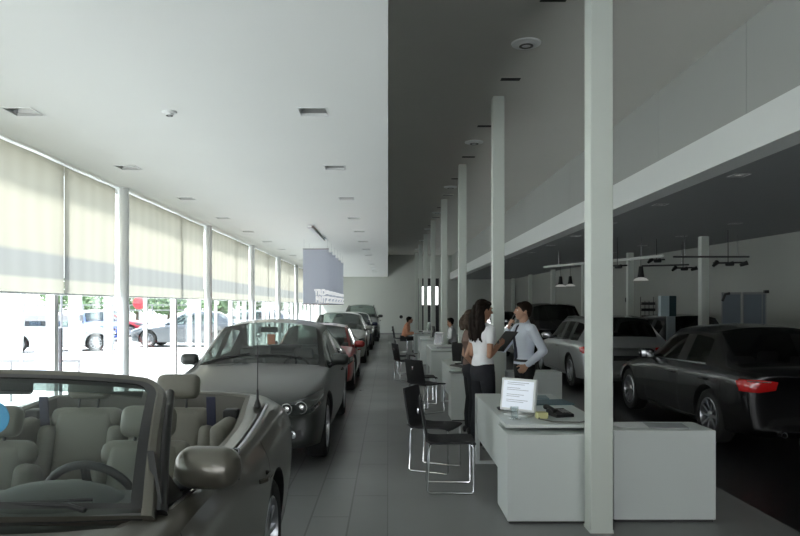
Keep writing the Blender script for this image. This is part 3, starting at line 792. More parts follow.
for k, y in enumerate(posts):
    if y > 6 and y < YB:
        bb = MB(); bb.tube([(XW, y, 0), (XW, y, ZL)], .078, 20); bb.lathe([(.0001, .0), (.11, 0), (.11, .015), (.08, .02)], 20, Matrix.Translation((XW, y, 0)))
        o = bb.build('window_post', M_frame, None, True)
        tag(o, 'white round post nearest the camera in front of the blinds' if k == 4 else 'white round post along the glazed left side, farther back', 'post', None if k == 4 else 'round window posts farther back', 'structure')
    ye = min(y + PITCH, YB)
    m = y + 3.0
    for a, c in ((y, m), (m, ye)):
        if c < Y0 or a > YB: continue
        a_ = max(a, Y0); c_ = min(c, YB)
        if c_ - a_ < .2: continue
        wn += 1
        fr = MB(); x0, x1 = XW - .26, XW - .16
        fr.box(x0, x1, a_ + .001, a_ + .05, 0, ZL); fr.box(x0, x1, c_ - .05, c_ - .001, 0, ZL)
        fr.box(x0, x1, a_ + .05, c_ - .05, 0, .07); fr.box(x0, x1, a_ + .05, c_ - .05, ZL - .06, ZL)
        if wn % 2 == 1: fr.box(x0 + .02, x1 - .02, a_ + (c_ - a_) * .5 - .02, a_ + (c_ - a_) * .5 + .02, 0, 1.8)
        wo = fr.build('window_%d' % wn, M_frame); wo['kind'] = 'structure'
        p = MB(); p.box(XW - .215, XW - .205, a_ + .05, c_ - .05, .07, ZL - .06); p.build('pane', M_pane, wo)
        bk += 1
        g0, g1 = (a_ + .09, c_ - .004) if c == m else (a_ + .004, c_ - .09)
        xb = XW - .06 if c == m else XW - .075
        rows = []
        for j in range(2):
            z = 1.79 + (ZL - .02 - 1.79) * j
            rows.append([(xb + .008 * math.sin(t * 5 + bk), g0 + (g1 - g0) * t / 12, z) for t in range(13)])
        bl = thing('roller_blind', '', 'blind', (0, 0, 0), 0)
        near = y < 9.95 and y > 5
        lab = {(4, 0): 'cream roller blind just past the first white post'}.get((k, 0)) if c == m else None
        if 4.5 < y < 6: lab = 'cream roller blind nearest the camera at the picture edge' if c == m else 'cream roller blind just before the first white post'
        elif 9 < y < 11: lab = 'cream roller blind just past the first white post' if c == m else 'cream roller blind just before the second white post'
        bl['label'] = lab or 'cream roller blind half lowered over the far part of the glazing'
        if not lab: bl['group'] = 'roller blinds along the glazed side'
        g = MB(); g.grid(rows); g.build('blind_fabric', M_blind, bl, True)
        r = MB(); r.tube([(xb, g0, 1.79), (xb, g1, 1.79)], .012, 8); r.build('bottom_bar', M_frame, bl, True)

# ------------------------------------------------------------------ ceiling fittings
M_slotdark = mat('dark_fitting_grey', (.10, .10, .095), .6)  # dark grey for unlit diffusers and grille rings
def recessed(x, y, z, label, group, glow=0.0, w=.26):
    if z == ZL:
        t = thing('ceiling_light', label, 'ceiling light', (x, y, z), 0, group)
        f = MB(); h = .13; i = .108
        f.box(-h, h, -h, -i, -.004, .12); f.box(-h, h, i, h, -.004, .12); f.box(-h, -i, -i, i, -.004, .12); f.box(i, h, -i, i, -.004, .12)
        f = MB(); i = .117
        for a_, b_, c_, d_ in ((-h, h, -h, -i), (-h, h, i, h), (-h, -i, -i, i), (i, h, -i, i)): f.box(a_, b_, c_, d_, -.005, .001)
        f.build('frame', M_frame, t)
        f = MB(); f.add([(-.116, -.116, .02), (.116, -.116, .02), (.116, .116, .02), (-.116, .116, .02), (-.05, -.05, .11), (.05, -.05, .11), (.05, .05, .11), (-.05, .05, .11)], [(0, 1, 5, 4), (1, 2, 6, 5), (2, 3, 7, 6), (3, 0, 4, 7)]); f.build('reflector', mat('satin_reflector', (.5, .5, .5), .35, .7), t)
        f = MB(); f.box(-.05, .05, -.05, .05, .108, .115); f.build('diffuser', M_slotdark, t)
        return t
    t = thing('ceiling_light', label, 'ceiling light', (x, y, z), 0, group)
    f = MB(); h = w / 2
    f.box(-h, h, -h, -h + .012, -.008, .001); f.box(-h, h, h - .012, h, -.008, .001); f.box(-h, -h + .012, -h, h, -.008, .001); f.box(h - .012, h, -h, h, -.008, .001)
    f.build('frame', M_frame, t)
    r = MB(); i = h - .012; q = i * .45
    r.add([(-i, -i, -.003), (i, -i, -.003), (i, i, -.003), (-i, i, -.003), (-q, -q, -.001), (q, -q, -.001), (q, q, -.001), (-q, q, -.001)], [(0, 1, 5, 4), (1, 2, 6, 5), (2, 3, 7, 6), (3, 0, 4, 7)])
    r.cur = 0
    r.build('reflector', M_reflector if glow else mat('grey_reflector', (.35, .36, .36), .4, .3), t)
    l = MB(); l.box(-q, q, -q, q, -.006, -.001)
    l.build('diffuser', mat('lit_lamp_glass', (.8, .8, .8), .3, emit=(1, .97, .9), estr=glow) if glow else M_slotdark, t)
    return t
# the opening of each light is recessed: cut by a dark pocket just under the slab
for row, (x, lab) in enumerate(((-.65, 'square recessed light in the white ceiling above the aisle'), (-3.17, 'square recessed light in the white ceiling close to the blinds'))):
    for k in range(13):
        y = 6.0 + 2.42 * k
        l2 = None
        if k == 0: l2 = 'nearest ' + lab
        recessed(x, y, ZL, l2 or lab + ', farther back', 0.0 if False else None if k == 0 else 'recessed lights in the white ceiling, row %s' % ('by the aisle' if row == 0 else 'by the blinds'))
def round_fit(x, y, z, r, label, group=None, cat='smoke detector', name='smoke_detector'):
    t = thing(name, label, cat, (x, y, z), 0, group)
    f = MB(); f.lathe([(.0001, -.035), (r * .45, -.035), (r * .62, -.02), (r * .95, -.016), (r, .002), (.0001, .002)], 28); f.build('housing', M_frame, t, True)
    f = MB(); f.lathe([(r * .30, -.040), (r * .46, -.038), (r * .46, -.034), (r * .30, -.034)], 24, None, True); f.build('grille_ring', M_slotdark, t, True)
cutb = MB()
for x in (-.65, -3.17):
    for k in range(13): cutb.box(x - .118, x + .118, 6.0 + 2.42 * k - .118, 6.0 + 2.42 * k + .118, ZL - .1, ZL + .13)
cme = bpy.data.meshes.new('pockets'); cme.from_pydata([tuple(v) for v in cutb.v], [], cutb.f)
_b = bmesh.new(); _b.from_mesh(cme); bmesh.ops.recalc_face_normals(_b, faces=_b.faces); _b.to_mesh(cme); _b.free()
cob = bpy.data.objects.new('pockets', cme); COL.objects.link(cob)
_me = evaluated(CEIL.data, [('BOOLEAN', dict(operation='DIFFERENCE', solver='EXACT', object=cob))])
bpy.data.objects.remove(cob, do_unlink=True); CEIL.data = _me
round_fit(-1.9, 6.0, ZL, .065, 'small round smoke detector alone in the white ceiling')
for k in range(7):
    round_fit(1.55, 7.74 + PITCH * k, ZR, .17, 'nearest round white loudspeaker disc in the high grey ceiling' if k == 0 else 'round white loudspeaker disc above the column row, farther back', None if k == 0 else 'ceiling loudspeakers above the columns', 'ceiling speaker', 'ceiling_speaker')
for k in range(9):
    t = thing('air_slot', 'dark rectangular air slot in the high grey ceiling, above the second column' if k == 1 else 'nearest dark air slot in the high grey ceiling at the top edge' if k == 0 else 'dark air slot in the high grey ceiling, farther along the column row', 'vent', (1.59, 6.62 + 2.335 * k, ZR), 0, None if k < 2 else 'air slots above the columns')
    f = MB(); f.box(-.15, .15, -.07, .07, -.006, .001); f.build('frame', M_ceil2, t)
    f = MB(); f.box(-.125, .125, -.05, .05, -.012, -.004); f.build('grille', mat('slot_black', (.01, .01, .01), .6), t)
for x in (4.15, 6.5):
    for k in range(9):
        y = 8.16 + 2.36 * k if x < 5 else 8.2 + 2.36 * k
        if x > 5 and k == 0: continue
        recessed(x, y, ZM, 'nearest square light in the low dark ceiling beside the white beam' if (k == 0 and x < 5) else 'small square light in the low dark ceiling, %s row' % ('beam-side' if x < 5 else 'wall-side'), None if (k == 0 and x < 5) else 'lights in the low ceiling, %s row' % ('beam-side' if x < 5 else 'wall-side'), .35, .20)

# ------------------------------------------------------------------ hanging banners
M_ban = fabric('grey_banner_cloth')
for n_ in [n_ for n_ in M_ban.node_tree.nodes if n_.type == 'VALTORGB']:
    for e_ in n_.color_ramp.elements: e_.color = (.74, .76, .83, 1)
bt = thing('hanging_banner', 'grey hanging banner with white lettering above the left car row', 'banner', (-1.83, 17.5, 0), 0)
b = MB(); b.box(-.325, .325, -.006, .006, 1.70, 3.10); 
b.build('cloth', M_ban, bt)
b = MB(); b.tube([(-.33, 0, 3.10), (.33, 0, 3.10)], .014, 8); b.build('top_rail', M_chrome, bt, True)
b = MB(); b.tube([(-.33, 0, 1.70), (.33, 0, 1.70)], .012, 8); b.build('bottom_rail', M_chrome, bt, True)
for x in (-.3, .3):
    b = MB(); b.tube([(x, 0, 3.10), (x, 0, ZL)], .004, 6); b.build('hanging_wire', M_chrome, bt)
def text(name, body, size, m, parent, loc, rot, ext=.002, sx=1.0):
    cu = bpy.data.curves.new(name, 'FONT'); cu.body = body; cu.size = size; cu.extrude = ext; cu.align_x = 'LEFT'; cu.offset = .010
    o = bpy.data.objects.new(name, cu); COL.objects.link(o)
    dg = bpy.context.evaluated_depsgraph_get(); dg.update()
    me = bpy.data.meshes.new_from_object(o.evaluated_get(dg)); bpy.data.objects.remove(o, do_unlink=True)
    t = mesh_obj(name, me, m, parent); t.location = loc; t.rotation_euler = rot; t.scale = (sx, 1, 1)
    return t
M_letter = mat('white_lettering', (.9, .9, .9), .5, emit=(1, 1, 1), estr=.3)  # lettering given a faint glow to look whiter
text('lettering', 'BRITZ', .21, M_letter, bt, (-.005, -.010, 1.74), (PI / 2, 0, 0), .002, .62)
text('lettering', 'TRD=', .20, M_letter, bt, (-.035, -.010, 1.93), (PI / 2, 0, 0), .002, .74)
for k in range(1, 6):
    o = dup(bt, (-1.83, 17.5 + 1.15 * k, 0), 0, 'grey hanging banner in the row behind the front one', 'grey banners behind the front one')
b = MB(); b.box(-.09, .0, .1, 5.6, -.05, .0)
tl = b.build('ceiling_track', M_frame, None, False, loc=(-1.60, 14.4, ZL)); tag(tl, 'white lighting track on the ceiling leading to the banners', 'track')
tl.scale = (1, .55, 1)

# ------------------------------------------------------------------ tracks and spotlights under the low ceiling
def rail(p0, p1, m, label, r=.02):
    p0, p1 = V(*p0), V(*p1); mid = (p0 + p1) / 2
    t = thing('track_rail', label, 'light track', tuple(mid))
    b = MB(); b.tube([tuple(p0 - mid), tuple(p1 - mid)], r, 8); b.build('rail', m, t, True)
    for f in (.15, .85):
        q = p0.lerp(p1, f) - mid; b = MB(); b.tube([tuple(q), (q.x, q.y, ZM - mid.z)], .008, 6); b.build('hanger', M_chrome, t)
    return t
M_rail = mat('white_rail_paint', (.7, .71, .68), .4); M_raild = mat('dark_rail', (.06, .06, .06), .5)
rail((4.3, 19.0, 2.72), (5.98, 15.0, 2.74), M_rail, 'white diagonal track bar below the low ceiling', .03)
rail((6.2, 15.0, 2.72), (7.85, 15.0, 2.72), M_raild, 'dark track bar running to the right wall behind the slim column')
rail((6.4, 17.4, 2.66), (7.5, 17.2, 2.68), M_raild, 'dark track bar above the low dark car, farther back')
def cluster(x, y, z, label, n=3, s=1.0):
    t = thing('spotlight_cluster', label, 'spotlight', (x, y, z))
    b = MB(); b.tube([(-.25 * s, 0, 0), (.28 * s, .02, .015)], .018, 8); b.tube([(0, 0, 0), (0, 0, ZM - z)], .008, 6); b.build('bracket', M_black, t, True)
    for i in range(n):
        a = -.22 * s + i * .24 * s; tilt = (-.5, .9, .3)[i % 3]
        b = MB(); M = Matrix.Translation((a, 0, -.02)) @ Matrix.Rotation(1.1 + tilt * .3, 4, 'Y') @ Matrix.Rotation(tilt, 4, 'X')
        b.lathe([(.0001, -.07), (.028, -.07), (.04, .0), (.05, .08), (.042, .08), (.03, .03), (.0001, .03)], 14, M); b.build('lamp_head', M_black, t, True)
cluster(6.9, 14.0, 2.52, 'dark cluster of spotlights on the right, beyond the slim column', 3, 1.2)
cluster(7.1, 16.6, 2.56, 'dark cluster of spotlights left of the slim column by the wall', 3)
cluster(6.15, 15.8, 2.70, 'dark spotlight hanging under the end of the white diagonal bar', 2, .7)
cluster(5.15, 15.5, 2.55, 'dark spotlight bracket beside the big front column', 2, .8)
def pendant(x, y, z, label, group=None):
    t = thing('pendant_lamp', label, 'pendant lamp', (x, y, z), 0, group)
    b = MB(); b.tube([(0, 0, .16), (0, 0, ZM - z)], .006, 6); b.build('cable', M_black, t)
    b = MB(); b.lathe([(.0001, .34), (.05, .34), (.07, .16), (.09, .06), (.0001, .06)], 18); b.build('lamp_cap', M_black, t, True)
    b = MB(); b.lathe([(.06, .06), (.14, .03), (.19, -.02), (.17, -.02), (.12, .015), (.05, .04)], 24, None, True); b.build('glass_dish', mat('opal_glass', (.8, .8, .77), .3, emit=(1, 1, .95), estr=.15), t, True)
pendant(6.15, 24.6, 2.36, 'pendant lamp with glass dish behind the man, left of the pair', None)
pendant(6.55, 24.8, 2.38, 'pendant lamp with glass dish behind the man, right of the pair', None)
pendant(6.45, 17.6, 2.32, 'pendant lamp with glass dish just right of the slim column', None)
pendant(5.75, 18.2, 2.18, 'pendant lamp with glass dish beside the front column edge', None)

# ------------------------------------------------------------------ things along the right wall
M_panelg = mat('blue_grey_panel', (.13, .16, .19), .4, noise=.05, nscale=3)
t = thing('display_screen', 'blue-grey folding display panel standing by the right wall', 'display panel', (6.98, 13.6, 0), -.12); t.scale = (.84, 1, 1)
for i in range(3):
    a = Matrix.Translation((-.42 + i * .45 + (.0 if i < 2 else -.02), (.06, 0, .02)[i], 0))
    w = .40 if i < 2 else .06
    b = MB(); b.box(0, w, -.01, .01, .4, 1.88, a); pn = b.build('panel', M_panelg, t)
    b = MB(); b.box(-.02, 0, -.02, .02, .0, 1.92, a); b.box(w, w + .02, -.02, .02, 0, 1.92, a); b.box(0, w, -.02, .02, 1.88, 1.92, a); b.build('frame', mat('steel_frame', (.25, .26, .26), .4, .6), pn)
b = MB(); b.rbox((.52, -.03, 1.93), (.10, .08, .06), .01); b.build('clamp_lamp', M_black, t)
b = MB(); b.tube([(-.44, 0, 1.75), (-.40, -.05, 1.88), (-.30, -.05, 1.90)], .03, 8); b.build('clamp_arm', M_black, t, True)
t = thing('info_totem', 'slim information totem with white and teal head panel by the low dark car', 'sign', (6.33, 15.6, 0), .1)
b = MB(); b.box(-.03, .16, -.03, .03, 0, 1.44); b.build('post', mat('pale_totem', (.35, .40, .42), .4), t)
b = MB(); b.box(-.20, .00, -.06, .06, 1.42, 1.88); b.build('head_panel', mat('pale_blue_panel', (.42, .52, .55), .4), t)
b = MB(); b.box(.0, .17, -.05, .07, 1.42, 1.88); b.build('dark_panel', mat('teal_dark_panel', (.01, .035, .045), .3), t)
t = thing('magazine_rack', 'dark wire magazine rack against the right wall behind the totem', 'rack', (7.62, 20.3, 0), 0); t.scale = (.75, 1, 1)
b = MB()
for x in (-.25, -.08, .08, .25): b.tube([(x, 0, 0), (x, 0, 1.92 if abs(x) > .2 else 1.8)], .012, 6)
b.build('frame', M_black, t)
for z in (1.3, 1.5, 1.68):
    b = MB(); b.box(-.27, .27, -.1, .0, z, z + .03); b.box(-.27, .27, -.11, -.09, z, z + .08); b.build('shelf', M_black, t)
t = MB(); t.rbox((0, 0, 0), (.10, .05, .14), .01); o = t.build('wall_switch', M_black, None, True, loc=(7.75, 22.4, 1.85)); tag(o, 'small dark control box on the right wall by the slim column', 'switch')
t = MB(); t.lathe([(.0001, -.02), (.09, -.02), (.1, 0), (.0001, .0)], 18, Matrix.Rotation(PI / 2, 4, 'X')); o = t.build('wall_thermostat', M_black, None, True, loc=(.76, YB - .02, 1.02)); tag(o, 'small dark round knob on the pale back wall', 'thermostat')

# ------------------------------------------------------------------ outdoors
M_pave = mat('sunlit_concrete', (.62, .62, .60), .9, noise=.06, nscale=.6)
o = MB().box(-150, -4.0, -40, 160, -.14, -.02).build('ground', M_pave); o['kind'] = 'structure'
o = MB().box(-4.0, 60, 44, 160, -.14, -.02).build('ground', M_pave); o['kind'] = 'structure'
M_steel = mat('outdoor_steel', (.22, .22, .23), .5, .3)
def barrier(x0, x1, y, z, label, posts_):
    t = thing('guard_rail', label, 'railing', ((x0 + x1) / 2, y, 0)); h = (x1 - x0) / 2
    b = MB(); b.box(-h, h, -.02, .02, z - .05, z); b.build('top_rail', M_steel, t)
    for x in posts_:
        b = MB(); b.tube([(x, 0, -.02), (x, 0, z - .05)], .018, 8); b.build('post', M_steel, t, True)
barrier(-9.0, -5.35, 12.0, .72, 'low grey steel guard rail on the pavement outside the first windows', (-1.2, .62, 1.8))
barrier(-11.6, -10.0, 22, .22, 'short low kerb rail outside beside the parked blue car', (-.7, .7))
# draped white sheet banner outside the nearest window and a printed notice behind the glass
t = thing('draped_sheet', 'white draped cloth hanging on a stand outside the nearest window', 'cloth', (-6.0, 10.2, 0))
rows = []
for j in range(9):
    z = 1.95 - j * .135
    rows.append([(-.7 + 1.32 * i / 30, .05 * math.sin(i * .9 + j * .25) * (1 + j * .12), z) for i in range(31)])
b = MB(); b.grid(rows); b.build('cloth', mat('white_cloth', (.62, .63, .62), .8), t, True)
b = MB(); b.tube([(-.7, 0, 1.96), (.62, 0, 1.96)], .015, 8); b.tube([(-.65, 0, -.02), (-.65, 0, 1.96)], .015, 8); b.tube([(.58, 0, -.02), (.58, 0, 1.96)], .015, 8); b.build('stand', M_frame, t, True)
t = thing('notice_sheet', 'pale blue printed notice on a stand behind the nearest window', 'notice', (-4.6, 9.0, 0), 0)
b = MB(); b.box(-.0, .30, -.006, .006, .72, 1.36); b.build('paper', mat('pale_blue_paper', (.62, .70, .85), .6), t)
b = MB()
for i in range(7): b.box(.03, .27 - .05 * (i % 3), -.009, -.006, 1.28 - i * .075, 1.29 - i * .075)
b.build('printed_lines', mat('blue_grey_print', (.35, .42, .6), .7), t)
b = MB(); b.box(.315, .345, -.02, .02, -.02, 1.36); b.build('stand_post', mat('charcoal_post', (.05, .05, .06), .5), t)
for x, y, w, h_, lab in ((-10.9, 22.4, .05, 5, 'left thin flagpole outside'), (-10.6, 22.4, .08, 5, 'right thin flagpole outside')):
    b = MB(); b.tube([(0, 0, -.02), (0, 0, h_)], w / 2, 8); o = b.build('flagpole', M_steel, None, True, loc=(x, y, 0)); tag(o, lab + ' behind the parked blue car', 'pole')
t = thing('round_sign', 'round red sign on a pole beyond the parked grey saloon', 'sign', (-17.3, 48, 0))
b = MB(); b.tube([(0, 0, -.02), (0, 0, 1.8)], .05, 8); b.build('post', M_steel, t, True)
b = MB(); b.lathe([(.0001, -.03), (.42, -.03), (.42, .03), (.0001, .03)], 28, Matrix.Translation((0, -.06, 1.85)) @ Matrix.Rotation(PI / 2, 4, 'X')); b.build('disc', mat('sign_red', (.5, .02, .03), .5), t, True)
t = thing('site_fence', 'long low wire fence across the car park in front of the trees', 'fence', (-20, 60, 0))
b = MB()
for z in (1.25, 1.7): b.box(-45, 20, -.02, .02, z, z + .08)
b.build('rail', M_steel, t)
for i in range(33):
    b = MB(); b.box(-.05, .05, -.05, .05, -.02, 1.8); b.build('post', M_steel, t, loc=(-44.5 + 2 * i, 0, 0))
t = thing('entrance_canopy', 'white framed entrance porch outside with a grey cross bar', 'porch', (-11.6, 23.0, 0))
b = MB(); b.box(-1.5, 1.4, -.1, .1, 1.15, 1.35); b.build('cross_bar', M_steel, t)
for x in (-1.45, 1.0):
    b = MB(); b.box(x, x + .35, -.12, .12, -.02, 2.6); b.build('porch_post', M_frame, t)
def tree(x, y, h, r, label, group):
    t = thing('tree', label, 'tree', (x, y, 0), 0, group)
    b = MB(); b.tube([(0, 0, -.05), (.05, 0, h * .4), (0, 0, h * .7)], [.18, .13, .06], 8); b.build('trunk', mat('bark', (.08, .06, .04), .9), t, True)
    b = MB(); rnd = random.Random(int(x * 7 + y))
    for i in range(420):
        d = V(rnd.gauss(0, 1), rnd.gauss(0, 1), rnd.gauss(0, 1)).normalized() * (rnd.random() ** .35)
        c = V(d.x * r, d.y * r, h * .62 + d.z * h * .38)
        u = V(rnd.gauss(0, 1), rnd.gauss(0, 1), rnd.gauss(0, 1)).normalized(); w = u.orthogonal().normalized() ; s = .28
        b.add([c - u * s, c + w * s * .6, c + u * s, c - w * s * .6], [(0, 1, 2, 3)])
    b.build('foliage', mat('leaf_green', (.16, .24, .12), .8, noise=.3, nscale=2), t)  # leaf green lightened to put distance haze into the colour
for i in range(16):
    tree(-60 + i * 3.9, 66 + (i % 2) * 2.5, 3.1 + (i * 37 % 5) * .35, 1.75, 'green bushy tree in the far row beyond the car park fence', 'trees beyond the car park')
tree(-14.2, 58, 3.4, 1.9, 'single green tree nearest the row of parked cars', None)
out = [('white-roofed dark blue hatchback parked outside behind the pale blue notice', 'hatch', paint('navy_outdoor', (.03, .06, .16)), (-17.3, 32.5, -.02), -.2),
       ('silver hatchback parked outside left of the blue car', 'hatch', paint('outdoor_silver', (.45, .46, .46)), (-12.3, 25.6, -.02), PI / 2 + .5),
       ('bright blue car parked outside between silver one and the white post', 'compact', paint('outdoor_blue', (.03, .07, .35)), (-14.2, 33.6, -.02), PI / 2 - .9),
       ('dark red car parked outside left of the grey saloon', 'hatch', paint('outdoor_red', (.35, .02, .03)), (-15.2, 38.0, -.02), PI / 2),
       ('grey saloon parked side-on outside beyond the second window', 'sedan', paint('outdoor_grey', (.10, .11, .12)), (-8.1, 28.6, -.02), -PI / 2),
       ('white car parked outside behind the grey saloon', 'compact', paint('outdoor_white', (.6, .62, .62)), (-9.9, 34.0, -.02), -PI / 2),
       ('pale silver car parked outside beyond the third window', 'hatch', paint('outdoor_pale', (.4, .43, .45)), (-8.0, 38.5, -.02), -PI / 2),
       ('dark blue car parked outside farthest along, beyond the fourth window', 'compact', paint('outdoor_slate', (.05, .07, .12)), (-8.2, 44.5, -.02), -PI / 2)]
for lab, kd, pm, loc, rz in out: build_car(lab, kd, pm, loc, rz, None, None, 0, 1, interior=False, name='parked_car')

# ------------------------------------------------------------------ showroom cars
SX = -1.53
build_convertible('beige-grey open convertible with beige leather seats, nearest the camera', (-1.56, .33 + 2.42, 0), paint('champagne_grey', (.115, .108, .088), .55, .34, .7))
car2, bv2 = build_car('dark grey saloon facing the camera behind the open convertible', 'sedan', paint('dark_grey', (.038, .042, .039), .35, .38, .55, .4), (-1.53, 6.72 + 2.42, 0), 0, None, None, 1, 3, seatm=M_seatgrey)
wipers(car2, bv2, lambda s: s - 2.42, lambda z: z, .9)
tg = MB(); tg.rbox((0, 0, 0), (.10, .01, .13), .004); tg.build('orange_spot', mat('orange_spot_glow', (.75, .25, .12), .6, emit=(.8, .25, .12), estr=.1), car2, loc=(.02, -.22, 1.22))  # small orange slab behind the windshield, given a faint glow
build_car('low red coupe in the left row behind the dark grey saloon', 'coupe', paint('red', (.33, .015, .015), .3), (-1.50, 12.8 + 2.05, 0), 0)
build_car('silver-beige saloon in the left row behind the red coupe', 'sedan', paint('silver_beige', (.28, .28, .25)), (-1.50, 19.0 + 2.42, 0), 0)
build_car('dark blue saloon in the left row in front of the last car', 'compact', paint('dark_blue', (.02, .025, .06)), (-1.45, 25.2 + 2.25, 0), 0)
build_car('dark sport utility car last in the left row near the back wall', 'suv', paint('graphite', (.04, .042, .042)), (-1.32, 31.3 + 2.37, 0), 0)
build_car('black saloon seen from behind at the right, beside the front white cabinet', 'compact', paint('deep_black', (.003, .003, .0035), 0, .25, .35, .3), (4.74, 7.38 + 2.25, 0), PI, None, M_dglass, 2, 3)
build_car('silver estate car ahead of the black saloon, partly behind the front column', 'wagon', paint('silver', (.33, .34, .34)), (4.62, 13.2 + 2.3, 0), PI, None, M_dglass, 2, 2)
build_car('black sport utility car behind the man in the shirt', 'suv', paint('black', (.006, .006, .007), .1, .2), (4.62, 18.6 + 2.37, 0), PI, None, M_dglass)
build_car('dark saloon far behind, between the column and the man', 'sedan', paint('graphite', (.04, .042, .042)), (4.62, 24.4 + 2.42, 0), PI, None, M_dglass)
build_car('low dark hatchback parked slantwise by the right wall behind the totem', 'hatch', paint('dark_slate', (.02, .022, .025), .2), (7.1, 17.66, 0), PI, None, M_dglass, 1, 2)
# ------------------------------------------------------------------ desks and cabinets
M_plinth = mat('dark_plinth', (.05, .05, .05), .7)  # plain dark colour of the recessed cabinet plinths
def cabinet(x0, x1, y0, y1, h, label, group=None):
    t = thing('white_cabinet', label, 'cabinet', ((x0 + x1) / 2, (y0 + y1) / 2, 0), 0, group); a, c = (x1 - x0) / 2, (y1 - y0) / 2
    b = MB(); b.rbox((0, 0, h / 2 + .01), (2 * a, 2 * c, h - .02), .004, None, 2); b.build('carcass', M_lam, t)
    b = MB(); b.box(-a + .015, a - .015, -c + .015, c - .015, 0, .02); b.build('plinth', M_plinth, t)
    b = MB()
    b.box(-.01, a - .02, c, c + .004, .04, h - .03); b.build('door', M_lam, t)
    b = MB(); b.box(-a + .02, -.02, c, c + .004, .04, h - .03); b.build('door', M_lam, t)
    return t
def desk(x0, x1, y0, y1, z, label, group=None):
    t = thing('white_desk', label, 'desk', ((x0 + x1) / 2, (y0 + y1) / 2, 0), 0, group); a, c = (x1 - x0) / 2, (y1 - y0) / 2
    b = MB(); b.rbox((0, 0, z - .014), (2 * a, 2 * c, .028), .003, None, 2); b.build('tabletop', M_lam, t)
    b = MB(); s = .045
    for x in (-a, a - s): b.box(x, x + s, c - s, c, 0, z - .028)
    b.box(-a + s, a - s, c - s, c, 0, .03); b.box(-a + s, a - s, c - s, c, z - .07, z - .028); b.build('leg', M_lam, t)
    b = MB(); b.box(-a + .004, -a + .022, -c + .34, c - .14, .30, z - .028); b.build('side_panel', M_lam, t)
    b = MB(); b.box(a - .05, a - .01, -c, -c + .04, .6, z - .028); b.build('bracket', M_lam, t)
    return t
labs = [('white desk nearest the camera, carrying the white monitor', 'low white cabinet at the near end of the nearest desk, left of the big column', 'white cabinet with papers on top, right of the big column'),
        ('white desk behind the standing woman, carrying the black monitor', 'white cabinet beside the legs of the standing woman', 'white cabinet just behind the man in the shirt'),
        ('third white desk from the camera, behind the dark office monitor', 'white cabinet at the near end of the third desk', 'white cabinet to the right of the third column'),
        ('fourth white desk from the camera, in front of the seated man', 'white cabinet at the near end of the fourth desk', None),
        ('farthest white desk, where the man in the orange shirt works', 'white cabinet at the near end of the farthest desk', None)]
for k, (a_, b_, c_) in enumerate(labs):
    y = 5.22 + PITCH * k - (.0 if k < 1 else .02)
    cabinet(.905, 1.66, y, y + .48, .675, b_)
    desk(.915, 1.73, y + .492, y + 2.03, .73, a_) if False else desk(.915, 1.71, y + .14, y + 2.03, .73, a_)
    if c_: cabinet(1.72, 2.50, y + .04, y + .44, .70, c_)

# ------------------------------------------------------------------ chairs
def make_chair(label, x, y, rz, group=None, s=1.0):
    t = thing('visitor_chair', label, 'chair', (x, y, 0), rz, group); t.scale = (s, s, s)
    def sheet(path, w0, w1, th=.016):
        m_ = MB(); rows = []
        n = len(path)
        for i, (yy_, zz) in enumerate(path):
            w = w0 + (w1 - w0) * i / (n - 1)
            rows.append([(w * u, yy_ + .012 * (u * u) * (-1 if zz > .5 else 0), zz + (.008 * u * u if zz < .5 else 0)) for u in (-1, -.8, -.4, 0, .4, .8, 1)])
        m_.grid(rows); return m_
    sheet([(-.22, .435), (-.205, .448), (-.1, .452), (.0, .447), (.1, .443), (.18, .448), (.215, .47)], .205, .21).build('seat', M_blackfab, t, True, solid=.016)
    sheet([(.215, .47), (.232, .51), (.245, .58), (.262, .68), (.275, .76), (.283, .815), (.284, .825)], .21, .20).build('backrest', M_blackfab, t, True, solid=.016)
    for sg in (1, -1):
        x_ = sg * .19; b = MB()
        b.tube([(x_ * .9, -.18, .435), (x_, -.19, .425), (x_, -.195, .40), (x_, -.2, .03), (x_, -.185, .009), (x_, .19, .009), (x_, .21, .03), (x_, .19, .40), (x_, .185, .425), (x_ * .9, .17, .435)], .009, 8)
        b.build('leg', M_chrome, t, True)
    for y_ in (-.18, .17):
        b = MB(); b.tube([(-.175, y_, .433), (.175, y_, .433)], .009, 8); b.build('crossbar', M_chrome, t, True)
    b = MB(); b.rbox((0, .285, .70), (.03, .02, .05), .008); b.build('back_clip', M_chrome, t, True)
    return t
R = math.radians
ch = make_chair('black chair with chrome sled legs nearest the camera', .56, 6.24, R(88))
def chair(x, y, a, label, group=None, s=1.0):
    c = dup(ch, (x, y, 0), R(a), label, group); c.scale = (s,) * 3
    if not group and 'group' in c.keys(): del c['group']
    return c
chair(.48, 6.98, 66, 'black sled chair turned a little, right behind the nearest chair')
chair(.60, 10.75, 128, 'black chair seen from behind, left of the cabinet by the standing woman')
chair(.60, 11.75, 95, 'black chair partly hidden behind the chair left of the second desk')
chair(.40, 15.2, 108, 'black chair in front of the third desk from the camera')
chair(.44, 16.7, 92, 'black chair at the far half of the third desk')
chair(.46, 24.65, 84, 'black chair the man in the orange shirt sits on', None, 1.12)
chair(.05, 20.8, 100, 'black chair in the aisle just left of the man in the orange shirt', None, 1.08) if False else None

